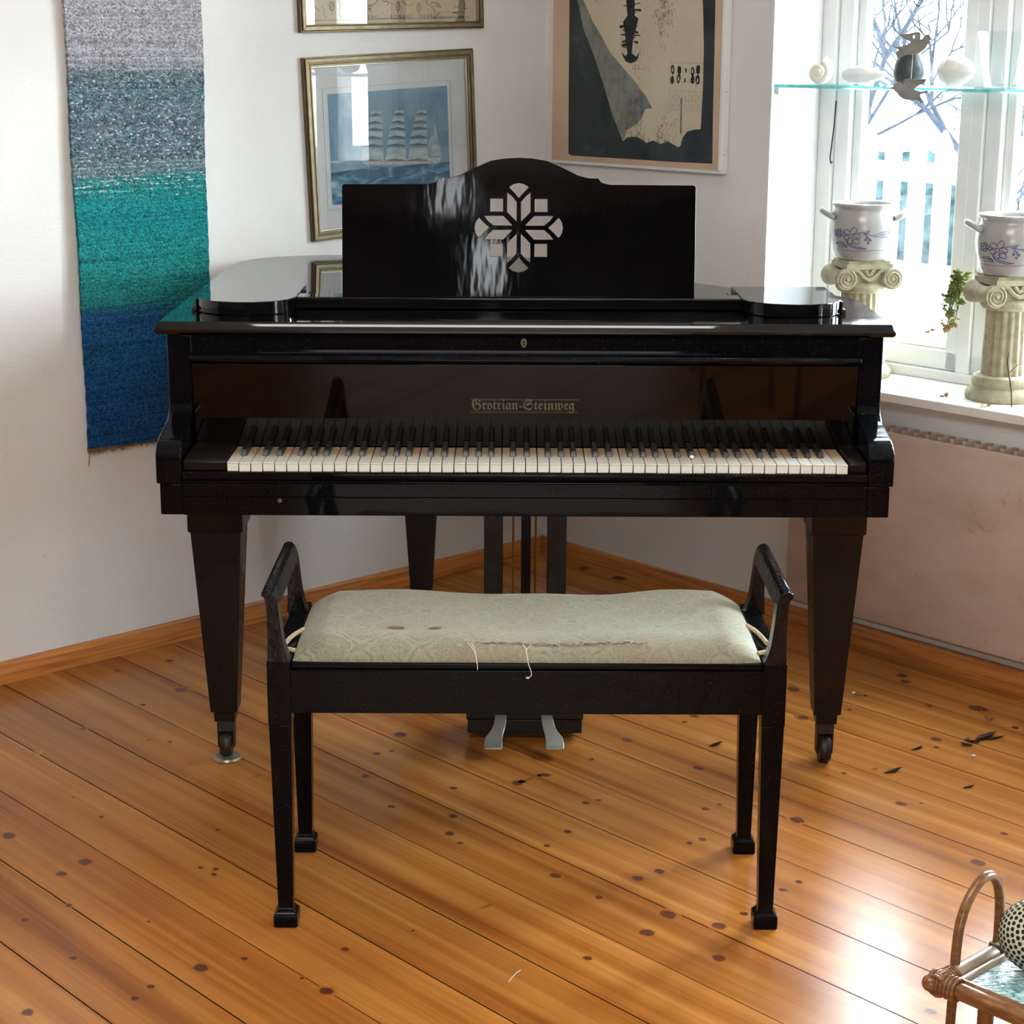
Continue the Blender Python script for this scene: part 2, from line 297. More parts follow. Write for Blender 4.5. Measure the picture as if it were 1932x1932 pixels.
# woven wall hanging (local x = -s, z up)
m, nt, b = new_mat('woven_wool'); M['rug'] = m
tc = N(nt, 'ShaderNodeTexCoord'); sx = N(nt, 'ShaderNodeSeparateXYZ'); L(nt, tc.outputs['Object'], sx.inputs[0])
rows = noise(nt, coord(nt, (1.3, 1, 110)), 1.0, 4, .65)
spk = noise(nt, coord(nt, (1, 1, 1.8)), 95, 2, .6)
warp = noise(nt, coord(nt, (2.2, 1, 1)), 1.3, 2)
zz = maths(nt, 'ADD', sx.outputs['Z'], maths(nt, 'MULTIPLY_ADD', warp, .05, -.025))
zz = maths(nt, 'ADD', zz, maths(nt, 'MULTIPLY_ADD', rows, .14, -.07))
zz = maths(nt, 'ADD', zz, maths(nt, 'MULTIPLY_ADD', spk, .05, -.025))
zn = maths(nt, 'MULTIPLY_ADD', zz, 1 / 1.25, -.5 / 1.25)      # z .5 -> 0, 1.75 -> 1
A = lambda z: (z - .5) / 1.25
col = ramp(nt, zn, [(0, (.010, .060, .16)), (A(.68), (.010, .068, .19)), (A(.80), (.012, .085, .21)), (A(.885), (.014, .075, .20)), (A(.905), (.016, .15, .15)), (A(1.00), (.016, .19, .185)), (A(1.12), (.012, .19, .195)), (A(1.20), (.016, .18, .18)), (A(1.235), (.13, .21, .22)), (A(1.33), (.15, .165, .20)), (A(1.42), (.11, .19, .21)), (A(1.475), (.20, .22, .25)), (A(1.50), (.33, .33, .355)), (1, (.36, .355, .375))])
lv = N(nt, 'ShaderNodeTexVoronoi'); lv.inputs['Scale'].default_value = 1; L(nt, coord(nt, (165, 1, 235)), lv.inputs['Vector'])
sel = N(nt, 'ShaderNodeSeparateColor'); L(nt, lv.outputs['Color'], sel.inputs[0])
midz = N(nt, 'ShaderNodeMapRange'); midz.inputs[1].default_value = 1.20; midz.inputs[2].default_value = 1.27; L(nt, zz, midz.inputs[0])
midz2 = N(nt, 'ShaderNodeMapRange'); midz2.inputs[1].default_value = 1.50; midz2.inputs[2].default_value = 1.46; L(nt, zz, midz2.inputs[0])
band = maths(nt, 'MULTIPLY', midz.outputs[0], midz2.outputs[0])
tweed = ramp(nt, sel.outputs[0], [(.0, (.035, .055, .085)), (.3, (.05, .12, .14)), (.5, (.15, .16, .20)), (.7, (.13, .25, .26)), (.9, (.42, .45, .46))], 'CONSTANT')
col = mix(nt, maths(nt, 'MULTIPLY', band, ramp(nt, rows, [(.35, g3(.35)), (.6, g3(.85))])), col, tweed)
row2 = noise(nt, coord(nt, (.9, 1, 150), (3, 0, 7)), 1.0, 3, .6)
col = mix(nt, 1.0, col, ramp(nt, row2, [(.3, g3(.70)), (.5, g3(1)), (.7, g3(1.25))]), 'MULTIPLY')
wb1 = N(nt, 'ShaderNodeMapRange'); wb1.inputs[1].default_value = 1.17; wb1.inputs[2].default_value = 1.20; L(nt, zz, wb1.inputs[0])
wb2 = N(nt, 'ShaderNodeMapRange'); wb2.inputs[1].default_value = 1.27; wb2.inputs[2].default_value = 1.23; L(nt, zz, wb2.inputs[0])
wfl = maths(nt, 'MULTIPLY', maths(nt, 'MULTIPLY', wb1.outputs[0], wb2.outputs[0]), ramp(nt, maths(nt, 'MULTIPLY', row2, spk), [(.29, g3(0)), (.34, g3(.9))]))
col = mix(nt, wfl, col, (.55, .56, .55))
col = mix(nt, 1.0, col, ramp(nt, sel.outputs[1], [(0, g3(.62)), (1, g3(1.45))]), 'MULTIPLY')
L(nt, col, b.inputs['Base Color']); b.inputs['Roughness'].default_value = .95
b.inputs['Specular IOR Level'].default_value = .1
bump(nt, b, maths(nt, 'SUBTRACT', spk, lv.outputs['Distance']), .75, .005)
M['fringe'] = flat('brown_warp', (.17, .095, .04), .95, 0, .4, 90)

# seat fabric
m, nt, b = new_mat('damask'); M['damask'] = m
tc = N(nt, 'ShaderNodeTexCoord'); sx = N(nt, 'ShaderNodeSeparateXYZ'); L(nt, tc.outputs['Object'], sx.inputs[0])
f = noise(nt, coord(nt), 95, 4, .6, 1.5); stain = noise(nt, coord(nt, (1, 1.6, 1)), 4.5, 3, .5)
wob = noise(nt, coord(nt), 55, 2, .5); curl = noise(nt, coord(nt), 110, 2, .5, 2.5)
lat = maths(nt, 'ADD', maths(nt, 'COSINE', maths(nt, 'MULTIPLY', sx.outputs['X'], 2 * pi / .105)), maths(nt, 'COSINE', maths(nt, 'MULTIPLY', sx.outputs['Y'], 2 * pi / .085)))
latw = maths(nt, 'ADD', lat, maths(nt, 'MULTIPLY_ADD', wob, .9, -.45))
line = ramp(nt, maths(nt, 'ABSOLUTE', latw), [(.10, g3(.8)), (.22, g3(0))])
inner = ramp(nt, maths(nt, 'ABSOLUTE', latw), [(.30, g3(0)), (.60, g3(1))])
cur = ramp(nt, maths(nt, 'ABSOLUTE', maths(nt, 'SUBTRACT', curl, .5)), [(.015, g3(1)), (.07, g3(0))])
pat = maths(nt, 'MAXIMUM', maths(nt, 'MULTIPLY', line, ramp(nt, f, [(.4, g3(.2)), (.6, g3(1))])), maths(nt, 'MULTIPLY', cur, inner))
c = mix(nt, maths(nt, 'MULTIPLY', pat, .95), (.275, .268, .182), (.145, .132, .08))
c = mix(nt, ramp(nt, stain, [(.45, g3(0)), (.75, g3(.5))]), c, (.25, .21, .135))
L(nt, c, b.inputs['Base Color']); b.inputs['Roughness'].default_value = .72; b.inputs['Sheen Weight'].default_value = .15
bump(nt, b, f, .25, .002)
M['stain'] = flat('bare_patch', (.17, .095, .04), .9, 0, .35, 200)
M['tear'] = flat('torn_lining', (.17, .11, .085), .95, 0, .5, 150)
M['thread'] = flat('thread', (.62, .58, .48), .9)
M['cord'] = flat('plaited_cord', (.46, .38, .25), .9, 0, .35, 300, .4)

M['stone'] = flat('cast_stone', (.36, .33, .22), .85, 0, .22, 50, .5)
M['glaze'] = flat('pale_glaze', (.40, .40, .38), .18, 0, .07, 14)
M['cobalt'] = flat('cobalt_line', (.045, .065, .20), .3)
M['egg'] = flat('dark_soapstone', (.06, .075, .085), .35, 0, .7, 18)
M['shell'] = flat('cream_shell', (.75, .70, .58), .35, 0, .12, 25, .2)
M['shellwhite'] = flat('white_shell', (.85, .84, .80), .35, 0, .06, 25, .2)
M['shellpink'] = flat('pink_shell', (.55, .42, .33), .3, 0, .12, 25)
M['birdwood'] = flat('bird_clay', (.105, .09, .07), .7, 0, .15, 40)
M['leafgreen'] = flat('succulent_leaf', (.16, .22, .045), .5, 0, .35, 30)
M['leafdry'] = flat('dry_leaf', (.34, .21, .10), .8, 0, .35, 40)
M['leafdark'] = flat('brown_twig', (.055, .035, .02), .8, 0, .4, 60)
M['wirem'] = flat('dark_wire', (.02, .022, .025), .4, .5)
M['rattan'] = wood('rattan_cane', [(.085, .032, .010), (.17, .070, .022), (.28, .135, .05)], (5, 5, 30), 1.0, .3)
M['cane_grey'] = wood('greyed_cane', [(.22, .17, .12), (.34, .28, .21), (.46, .39, .31)], (5, 5, 30), 1.0, .3)
M['cream'] = flat('cream_enamel', (.52, .50, .36), .4, 0, .08)
M['hole'] = flat('dark_hole', (.006, .006, .005), .9)
m, nt, b = new_mat('ribbed_glass'); M['ribglass'] = m
f = noise(nt, coord(nt, (1, 2.2, 1)), 60, 3, .6, 1.0)
L(nt, ramp(nt, f, [(.4, (.04, .16, .18)), (.6, (.42, .62, .62))]), b.inputs['Base Color']); b.inputs['Roughness'].default_value = .08  # teal rippled reflection painted into the glass colour
bump(nt, b, f, .6, .004)
M['leafout'] = flat('winter_leaf', (.0085, .0055, .0035), .9, 0, .4, 30, spec=0)
M['snow'] = flat('snow', (.86, .88, .90), .9, 0, .03, 3)
M['picket'] = flat('white_picket_paint', (.80, .83, .84), .7, 0, .05, 10)
M['bark'] = flat('bare_bark', (.0095, .0115, .0150), .9, 0, .35, 12, spec=0)
M['hedge'] = flat('hedge_green', (.0075, .0125, .0135), .9, 0, .6, 9, spec=0)
M['sprig'] = flat('withered_green', (.045, .06, .03), .8, 0, .4, 40)
M['bulb'] = flat('crumb_white', (.8, .8, .78), .6)

# ------------------------------------------------------------------ mesh builder
WORLD = {}
class B:
    def __init__(s): s.bm = bmesh.new()
    def face(s, pts, mi=0):
        f = s.bm.faces.new([s.bm.verts.new(p) for p in pts]); f.material_index = mi; return f
    def box(s, x0, x1, y0, y1, z0, z1, mi=0):
        return s.loft([[(x0, y0, z0), (x1, y0, z0), (x1, y1, z0), (x0, y1, z0)], [(x0, y0, z1), (x1, y0, z1), (x1, y1, z1), (x0, y1, z1)]], mi)
    def loft(s, rings, mi=0, closed=True, caps=True):
        vr = [[s.bm.verts.new(p) for p in r] for r in rings]
        n = len(vr[0])
        for a, b in zip(vr[:-1], vr[1:]):
            for i in range(n if closed else n - 1):
                j = (i + 1) % n
                f = s.bm.faces.new((a[i], a[j], b[j], b[i])); f.material_index = mi
        if caps and closed:
            f = s.bm.faces.new(list(reversed(vr[0]))); f.material_index = mi
            f = s.bm.faces.new(vr[-1]); f.material_index = mi
        return vr
    def frust(s, cx, cy, levels, mi=0):
        s.loft([[(cx - h, cy - h, z), (cx + h, cy - h, z), (cx + h, cy + h, z), (cx - h, cy + h, z)] for z, h in levels], mi)
    def prism(s, poly, axis, a, b, mi=0):
        def P(p, t):
            return {'x': (t, p[0], p[1]), 'y': (p[0], t, p[1]), 'z': (p[0], p[1], t)}[axis]
        s.loft([[P(p, a) for p in poly], [P(p, b) for p in poly]], mi)
    def lathe(s, prof, c=(0, 0), n=32, mi=0, ribs=None):
        rings = []
        for r, z in prof:
            rings.append([(c[0] + r * cos(2 * pi * i / n), c[1] + r * sin(2 * pi * i / n), z) for i in range(n)])
        s.loft(rings, mi)
    def tube(s, pts, r, n=8, mi=0, caps=True):
        pts = [Vector(p) for p in pts]; rs = r if isinstance(r, (list, tuple)) else [r] * len(pts)
        up = Vector((0, 0, 1)); rings = []; prev = None
        for i, p in enumerate(pts):
            t = (pts[min(i + 1, len(pts) - 1)] - pts[max(i - 1, 0)])
            if t.length < 1e-9: t = Vector((0, 0, 1))
            t.normalize()
            if prev is None:
                ref = up if abs(t.dot(up)) < .95 else Vector((1, 0, 0))
                u = t.cross(ref).normalized()
            else:
                u = (prev - t * prev.dot(t))
                u = u.normalized() if u.length > 1e-6 else t.cross(up).normalized()
            prev = u; w = t.cross(u)
            rings.append([tuple(p + (u * cos(2 * pi * k / n) + w * sin(2 * pi * k / n)) * rs[i]) for k in range(n)])
        s.loft(rings, mi, True, caps)
    def sphere(s, c, r, sub=3, mi=0, sc=(1, 1, 1), M0=None):
        d = bmesh.ops.create_icosphere(s.bm, subdivisions=sub, radius=r)
        mat = (M0 or Matrix.Translation(c)) @ Matrix.Diagonal((*sc, 1))
        bmesh.ops.transform(s.bm, matrix=mat, verts=d['verts'])
        for v in d['verts']:
            for f in v.link_faces: f.material_index = mi
        return d['verts']
    def build(s, name, mats, parent=None, M0=I4, bevel=0, seg=2, smooth=True, ang=38, sub=0, recalc=True):
        if recalc: bmesh.ops.recalc_face_normals(s.bm, faces=s.bm.faces)
        me = bpy.data.meshes.new(name); s.bm.to_mesh(me); s.bm.free()
        for mm in (mats if isinstance(mats, (list, tuple)) else [mats]): me.materials.append(mm)
        return place(name, me, parent, M0, bevel, seg, smooth, ang, sub)
def place(name, me, parent=None, M0=I4, bevel=0, seg=2, smooth=True, ang=38, sub=0):
    if smooth:
        me.shade_smooth(); me.set_sharp_from_angle(angle=radians(ang))
    o = bpy.data.objects.new(name, me); COL.objects.link(o)
    if parent is not None:
        o.parent = parent; o.matrix_parent_inverse = WORLD[parent.name].inverted()
    o.matrix_basis = M0.copy(); WORLD[o.name] = M0.copy()
    if bevel:
        md = o.modifiers.new('bevel', 'BEVEL'); md.width = bevel; md.segments = seg; md.limit_method = 'ANGLE'; md.angle_limit = radians(40)
    if sub:
        md = o.modifiers.new('subdivision', 'SUBSURF'); md.levels = sub; md.render_levels = sub
    return o
def thing(name, label, cat, loc=(0, 0, 0), group=None, M0=None):
    o = bpy.data.objects.new(name, None); o.empty_display_size = .05; COL.objects.link(o)
    mm = M0 if M0 is not None else Matrix.Translation(loc)
    o.matrix_basis = mm.copy(); WORLD[o.name] = mm.copy()
    o['label'] = label; o['category'] = cat
    if group: o['group'] = group
    return o
def tag(o, label, cat, group=None):
    o['label'] = label; o['category'] = cat
    if group: o['group'] = group
    return o
def structure(o, label=None):
    o['kind'] = 'structure'
    if label: o['label'] = label
    return o
def curve_mesh(name, loops, thick, bev=0):
    """filled 2-D outline with holes, extruded: returns a mesh in the x-y plane"""
    cu = bpy.data.curves.new(name, 'CURVE'); cu.dimensions = '2D'; cu.fill_mode = 'BOTH'; cu.extrude = thick / 2; cu.bevel_depth = bev
    for lp in loops:
        sp_ = cu.splines.new('POLY'); sp_.points.add(len(lp) - 1); sp_.use_cyclic_u = True
        for p, q in zip(sp_.points, lp): p.co = (q[0], q[1], 0, 1)
    o = bpy.data.objects.new(name, cu); COL.objects.link(o)
    dg = bpy.context.evaluated_depsgraph_get()
    me = bpy.data.meshes.new_from_object(o.evaluated_get(dg), depsgraph=dg)
    bpy.data.objects.remove(o); bpy.data.curves.remove(cu)
    return me
def text_mesh(name, body, size, thick=.0004, align='CENTER', space=1.0):
    cu = bpy.data.curves.new(name, 'FONT'); cu.body = body; cu.size = size; cu.extrude = thick; cu.align_x = align; cu.align_y = 'CENTER'; cu.space_character = space
    o = bpy.data.objects.new(name, cu); COL.objects.link(o)
    dg = bpy.context.evaluated_depsgraph_get()
    me = bpy.data.meshes.new_from_object(o.evaluated_get(dg), depsgraph=dg)
    bpy.data.objects.remove(o); bpy.data.curves.remove(cu)
    return me
def catmull(pts, n=6, closed=False):
    out = []; m_ = len(pts); P_ = [Vector(p) for p in pts]
    for i in range(m_ if closed else m_ - 1):
        a = P_[(i - 1) % m_] if (closed or i > 0) else P_[i]; b_ = P_[i]; c_ = P_[(i + 1) % m_]
        d = P_[(i + 2) % m_] if (closed or i + 2 < m_) else c_
        for k in range(n):
            t = k / n
            out.append(tuple(.5 * ((2 * b_) + (c_ - a) * t + (2 * a - 5 * b_ + 4 * c_ - d) * t * t + (3 * b_ - a - 3 * c_ + d) * t ** 3)))
    if not closed: out.append(tuple(P_[-1]))
    return out
def inset(poly, d):
    """move a counter-clockwise outline inward by d"""
    n = len(poly); out = []
    for i in range(n):
        p0 = Vector(poly[i - 1][:2]); p1 = Vector(poly[i][:2]); p2 = Vector(poly[(i + 1) % n][:2])
        e1 = (p1 - p0).normalized(); e2 = (p2 - p1).normalized()
        n1 = Vector((-e1.y, e1.x)); n2 = Vector((-e2.y, e2.x)); nn = n1 + n2
        nn = nn / max(.3, nn.dot(n1)) if nn.length > 1e-6 else n1
        out.append(tuple(p1 + nn * d))
    return out
def dup(o, loc=None, M0=None):
    c = o.copy(); COL.objects.link(c)
    for ch in list(o.children):
        k = ch.copy(); COL.objects.link(k); k.parent = c
        for g in list(ch.children):
            h = g.copy(); COL.objects.link(h); h.parent = k
    if M0 is not None: c.matrix_basis = M0
    if loc is not None: c.location = loc
    return c
# ================================================================== ROOM
def wp(s, off, z): return WM @ Vector((s, -off, z))
def lp(s, off, z): return LM @ Vector((-s, -off, z))
ROOM_H = 2.45
# floor: planks of one floor, in window-wall frame (x along boards, y towards the wall)
random.seed(11)
fb = bmesh.new(); lay = fb.loops.layers.float_color.new('fl')
def fquad(pts, colr, mi=0):
    f = fb.faces.new([fb.verts.new(p) for p in pts]); f.material_index = mi
    for l_ in f.loops: l_[lay] = colr
OFF0 = 3.838 - 2.965
pl_rows = []
k0 = -7
for k in range(k0, 36):
    o0 = OFF0 + .162 * k; o1 = o0 + .162
    if o1 < -.02 or o0 > 6.4: continue
    o0 = max(o0, -.03)
    gap = .0034 if (k % 3 == 0) else .0017
    s0 = -.03; first = True
    cuts = [6.6]
    for s1 in cuts:
        r = random.random()
        if k in (7, 8, 9): r = min(1, r * .5 + .25)
        fquad([(s0 , -o0 - gap / 2, 0), (s0, -o1 + gap / 2, 0), (s1 , -o1 + gap / 2, 0), (s1, -o0 - gap / 2, 0)], (r, 0, 0, 1))
        pl_rows.append((o0, o1, r)); s0 = s1
fquad([(-.03, .03, -.004), (-.03, -6.5, -.004), (6.6, -6.5, -.004), (6.6, .03, -.004)], (0, 0, 0, 1), 1)
def tone_at(o):
    for a, b_, r in pl_rows:
        if a <= o < b_: return r
    return .5
def blob(s, o, ra, rb, ang, peak, z):
    r = tone_at(o); n = 14; ca, sa = cos(ang), sin(ang)
    c = fb.verts.new((s, -o, z)); r1 = []; r2 = []
    for i in range(n):
        t = 2 * pi * i / n; j = 1 + random.uniform(-.12, .12)
        x, y = ra * cos(t) * j, rb * sin(t) * j
        r1.append(fb.verts.new((s + (x * ca - y * sa) * .55, -o + (x * sa + y * ca) * .55, z)))
        r2.append(fb.verts.new((s + (x * ca - y * sa) * 1.5, -o + (x * sa + y * ca) * 1.5, z)))
    for i in range(n):
        j = (i + 1) % n
        for vs, cs in (((c, r1[i], r1[j]), (peak, peak * .85, peak * .85)), ((r1[i], r2[i], r2[j], r1[j]), (peak * .85, 0, 0, peak * .85))):
            f = fb.faces.new(vs); f.normal_update()
            if f.normal.z < 0: f.normal_flip()
            for l_ in f.loops:
                idx = list(vs).index(l_.vert); l_[lay] = (r, cs[idx], 0, 1)
for (s, o, r) in KNOTS: blob(s, o, r * 1.15, r * .95, random.uniform(-.3, .3), random.uniform(.85, 1.0), .0003)
for (s, o, s2, o2) in STREAKS:
    ds, do = s2 - s, o2 - o; ln = sqrt(ds * ds + do * do)
    blob((s + s2) / 2, (o + o2) / 2, ln * .5, .008, atan2(-do, ds), .55, .0003)
for i in range(70):                     # knots out of the measured area
    s = random.uniform(2.2, 6.3); o = random.uniform(.4, 6.2); blob(s, o, .010 + random.random() * .008, .010, 0, .9, .0003)
me = bpy.data.meshes.new('floor'); fb.to_mesh(me); fb.free(); me.materials.append(M['floor']); me.materials.append(M['gap'])
structure(place('floor', me, None, WM, smooth=False))

# left wall
w = B(); w.box(-6.6, .02, 0, .12, -.05, ROOM_H); structure(w.build('wall_left', M['wall'], None, LM))
# window wall with opening (s .858-1.858, z .671-2.1); and a second opening further right
S0, S1, Z0, Z1 = .858, 2.358, .671, 2.12
S2, S3 = 3.55, 4.75
w = B(); D0, D1 = 0, .36
w.box(-.02, S0, D0, D1, -.05, ROOM_H); w.box(S0, S1, D0, D1, -.05, Z0); w.box(S0, S1, D0, D1, Z1, ROOM_H)
w.box(S1, S2, D0, D1, -.05, ROOM_H); w.box(S2, S3, D0, D1, -.05, Z0); w.box(S2, S3, D0, D1, Z1, ROOM_H); w.box(S3, 6.6, D0, D1, -.05, ROOM_H)
structure(w.build('wall_right', M['wall'], None, WM))
w = B(); w.box(6.2, 6.3, -6.4, .3, -.05, ROOM_H); structure(w.build('wall_front', M['backwall'], None, WM))
w = B(); w.box(-.1, 6.3, -6.3, -6.2, -.05, ROOM_H); structure(w.build('wall_back', M['backwall'], None, WM))
w = B(); w.box(-.1, 6.4, -6.4, .4, ROOM_H, ROOM_H + .1); structure(w.build('ceiling', M['ceil'], None, WM))
# baseboards
w = B(); w.prism([(0, 0), (-.013, 0), (-.013, .050), (-.010, .056), (0, .056)], 'x', -6.1, 0); structure(w.build('baseboard_left', M['base'], None, LM))
w = B(); w.prism([(0, 0), (-.013, 0), (-.013, .050), (-.010, .056), (0, .056)], 'x', .0135, 6.1); structure(w.build('baseboard_right', M['base'], None, WM))
# sill board
w = B(); w.box(S0 - .0, S1 + .0, -.0, .205, .671, .695); w.box(S0 - .02, S1 + .03, -.052, .0, .671, .695)
structure(w.build('trim_1', M['sillwhite'], None, WM, bevel=.003), 'white painted window sill board above the radiator')
# reveal edge strip at the left of the window
w = B(); w.box(S0 - .001, S0 + .004, -.004, .2, .695, Z1); structure(w.build('trim_2', M['trimwhite'], None, WM), 'white painted reveal on the left of the window')

def window(idx, a, c, ns):
    """casement window of ns sashes between a and c along the wall"""
    r = thing('window_%d' % idx, '', 'window', M0=WM @ Matrix.Translation((a, .2, .695)))
    del r['label']; del r['category']; r['kind'] = 'structure'
    y0 = .2; stp = .4945 if ns == 3 else (c - a) / ns; ed = [a + .031] + [a + stp * k for k in range(1, ns)] + [c - .031]
    w = B(); w.box(a, a + .047, y0 - .005, y0 + .10, .695, Z1); w.box(c - .047, c, y0 - .005, y0 + .10, .695, Z1)
    w.box(a, c, y0 - .005, y0 + .10, .695, .722); w.box(a, c, y0 - .005, y0 + .10, Z1 - .045, Z1)
    for mid in ed[1:-1]: w.box(mid - .016, mid + .022, y0 - .004, y0 + .10, .722, Z1 - .045)
    w.build('window_frame', M['trimwhite'], r, WM, bevel=.003)
    for (p, q) in zip([e + (.019 if i == 0 else .024) for i, e in enumerate(ed[:-1])], [e - .018 for e in ed[1:]]):
        zb, zt = .724, Z1 - .05; st = .046
        w = B(); w.box(p, p + st, y0 + .004, y0 + .05, zb, zt); w.box(q - st * .8, q, y0 + .004, y0 + .05, zb, zt)
        w.box(p, q, y0 + .004, y0 + .05, zb, zb + .05); w.box(p, q, y0 + .004, y0 + .05, zt - .05, zt)
        w.box(p + st, p + st + .028, y0 + .022, y0 + .05, zb, zt); w.box(p, q, y0 + .022, y0 + .05, zb + .05, zb + .068)
        sh = w.build('sash', M['trimwhite'], r, WM, bevel=.004)
        w = B(); w.box(p + .03, q - .02, y0 + .034, y0 + .038, zb + .03, zt - .03); w.build('pane', M['pane'], sh, WM)
        if idx == 1:
            w = B(); w.box(p + .008, p + .034, y0 - .012, y0 + .004, .99, 1.105); w.box(p + .014, p + .028, y0 - .032, y0 - .012, 1.02, 1.04); w.box(p + .014, p + .028, y0 - .034, y0 - .026, 1.0, 1.10)
            if p > 1.2: w.build('sash_latch', M['trimwhite'], sh, WM, bevel=.003)
            else:
                w.bm.free(); w = B(); w.tube([(a + .062, y0 - .012, 1.40), (a + .060, y0 - .014, 1.33), (a + .05, y0 - .012, 1.25), (a + .052, y0 - .01, 1.235), (a + .058, y0 - .012, 1.24)], .0018, 6)
                w.build('stay_hook', M['wirem'], sh, WM)
    return r
window(1, S0 + .004, S1, 3)
window(2, S2, S3, 2)  # unseen window, added to bring in interior fill light

# ================================================================== RADIATOR
r = thing('radiator', 'beige painted panel radiator with rust stains under the window sill', 'radiator', M0=WM @ Matrix.Translation((1.03, -.06, .0)))
w = B(); w.prism([(-.068, .098), (-.070, .12), (-.070, .585), (-.066, .597), (-.058, .600), (-.052, .597), (-.050, .585), (-.050, .12), (-.053, .098)], 'x', 1.03, 2.75)
w.build('front_panel', M['radiator'], r, WM, bevel=.002)
w = B(); pitch = .036; pts = []; x = 1.035
while x < 2.74:
    pts += [(x, -.047), (x + .010, -.047), (x + .018, -.012), (x + .028, -.012)]; x += pitch
pts2 = [(a, b_ + .0012) for a, b_ in reversed(pts)]
w.prism(pts + pts2, 'z', .12, .607); w.build('convector_fins', M['radiator'], r, WM, smooth=False)
w = B(); w.box(1.03, 2.75, -.0535, -.0505, .088, .1); w.build('bottom_seam', M['cane_grey'], r, WM)
for s in (1.25, 2.5):
    w = B(); w.box(s, s + .04, -.050, -.001, .15, .5); w.build('bracket', M['radiator'], r, WM)

# ================================================================== WALL HANGING
w = B(); nx, nz = 26, 120
top, x0, x1 = 2.2, -1.577, -1.2
def rugpt(i, j, y):
    u, v_ = i / nx, j / nz
    zb = .561 - .006 * sin(u * pi)
    x = x0 + (x1 - x0) * u
    ed = .0010 * sin(j * 1.9) * (1 if i == 0 else (-1 if i == nx else 0)) + (.0015 * sin(j * .21) if i in (0, nx) else 0)
    return (x + ed, y - .004 * sin(v_ * 9 + u * 2) - .006 * (1 - v_) * (1 - u), zb + (top - zb) * v_)
fr = [[w.bm.verts.new(rugpt(i, j, -.016)) for i in range(nx + 1)] for j in range(nz + 1)]
bk = [[w.bm.verts.new(rugpt(i, j, -.006)) for i in range(nx + 1)] for j in range(nz + 1)]
for g, flip in ((fr, 0), (bk, 1)):
    for j in range(nz):
        for i in range(nx): w.bm.faces.new((g[j][i], g[j][i + 1], g[j + 1][i + 1], g[j + 1][i]))
for j in range(nz):
    w.bm.faces.new((fr[j][0], fr[j + 1][0], bk[j + 1][0], bk[j][0])); w.bm.faces.new((fr[j][nx], fr[j + 1][nx], bk[j + 1][nx], bk[j][nx]))
for i in range(nx):
    w.bm.faces.new((fr[0][i], fr[0][i + 1], bk[0][i + 1], bk[0][i])); w.bm.faces.new((fr[nz][i], fr[nz][i + 1], bk[nz][i + 1], bk[nz][i]))
r = thing('wall_hanging', 'long woven wool wall hanging fading from grey through teal to navy', 'tapestry', M0=LM @ Matrix.Translation((-1.385, -.01, .56)))
w.build('woven_band', M['rug'], r, LM)
random.seed(3); w = B()
w.box(x0 + .002, x1 - .002, -.017, -.007, .549, .558)
for i in range(150):
    x = random.uniform(x0, x1); l_ = random.uniform(.004, .016)
    w.tube([(x, -.014 + random.uniform(-.003, .003), .556), (x + random.uniform(-.006, .006), -.018, .556 - l_ * .6), (x + random.uniform(-.012, .012), -.018, .556 - l_)], .0007, 4)
w.tube([(x0 + .003, -.016, .556), (x0 + .001, -.018, .54), (x0 - .002, -.018, .515)], .001, 4)
w.build('brown_fringe', M['fringe'], r, LM)

# ================================================================== PICTURES
def quadbar(w, outer, inner, y0, y1, mi=0):
    """mitred frame between two outlines (same corner order)"""
    n = len(outer)
    for i in range(n):
        j = (i + 1) % n
        a, b_, c, d = outer[i], outer[j], inner[j], inner[i]
        w.loft([[(a[0], y0, a[1]), (b_[0], y0, b_[1]), (c[0], y0, c[1]), (d[0], y0, d[1])], [(a[0], y1, a[1]), (b_[0], y1, b_[1]), (c[0], y1, c[1]), (d[0], y1, d[1])]], mi)
def rect(cx, cz, wd, ht, rot):
    c, s = cos(rot), sin(rot)
    return [(cx + x * c - z * s, cz + x * s + z * c) for x, z in ((-wd / 2, -ht / 2), (wd / 2, -ht / 2), (wd / 2, ht / 2), (-wd / 2, ht / 2))]
def frame3(w, cx, cz, wd, ht, rot, bands, depth):
    """stepped moulding: bands = [(width, y, material index)]"""
    o = 0
    for bw, y, mi in bands:
        quadbar(w, rect(cx, cz, wd - 2 * o, ht - 2 * o, rot), rect(cx, cz, wd - 2 * o - 2 * bw, ht - 2 * o - 2 * bw, rot), y, -.002, mi); o += bw
    return o
def flatpoly(w, pts, y, mi, sgn=-1): w.face([(sgn * p[0], y, p[1]) for p in pts], mi)
# ship print (local x = -s)
cx, cz, wd, ht, rot = -.583, 1.278, .592, .480, .043
r = thing('framed_ship_print', 'gilt framed print of a four masted sailing ship at sea, hung tilted', 'picture', M0=LM @ Matrix.Translation((cx, -.01, cz)))
w = B(); o = frame3(w, cx, cz, wd, ht, rot, [(.004, -.014, 1), (.010, -.020, 0), (.005, -.016, 1), (.005, -.018, 0), (.003, -.013, 2)], 0)
w.build('frame', [M['goldframe'], M['golddark'], M['silverlip']], r, LM, bevel=.0008)
w = B(); q = rect(cx, cz, wd - .052, ht - .052, rot); w.face([(x, -.006, z) for x, z in q]); 
mat_o = w.build('mat_board', M['matboard'], r, LM, smooth=False)
w = B()
pr = [(-.800, 1.145), (-.372, 1.1665), (-.388, 1.4285), (-.797, 1.411)]
pr = [(-.796, 1.118), (-.3775, 1.136), (-.388, 1.429), (-.806, 1.411)]
w.face([(x, -.0066, z) for x, z in pr], 0)
sea = [(-s, z) for s, z in SH_SEA[:6]] ; sea[0] = (-.7995, 1.205); sea[-1] = (-.3805, 1.218)
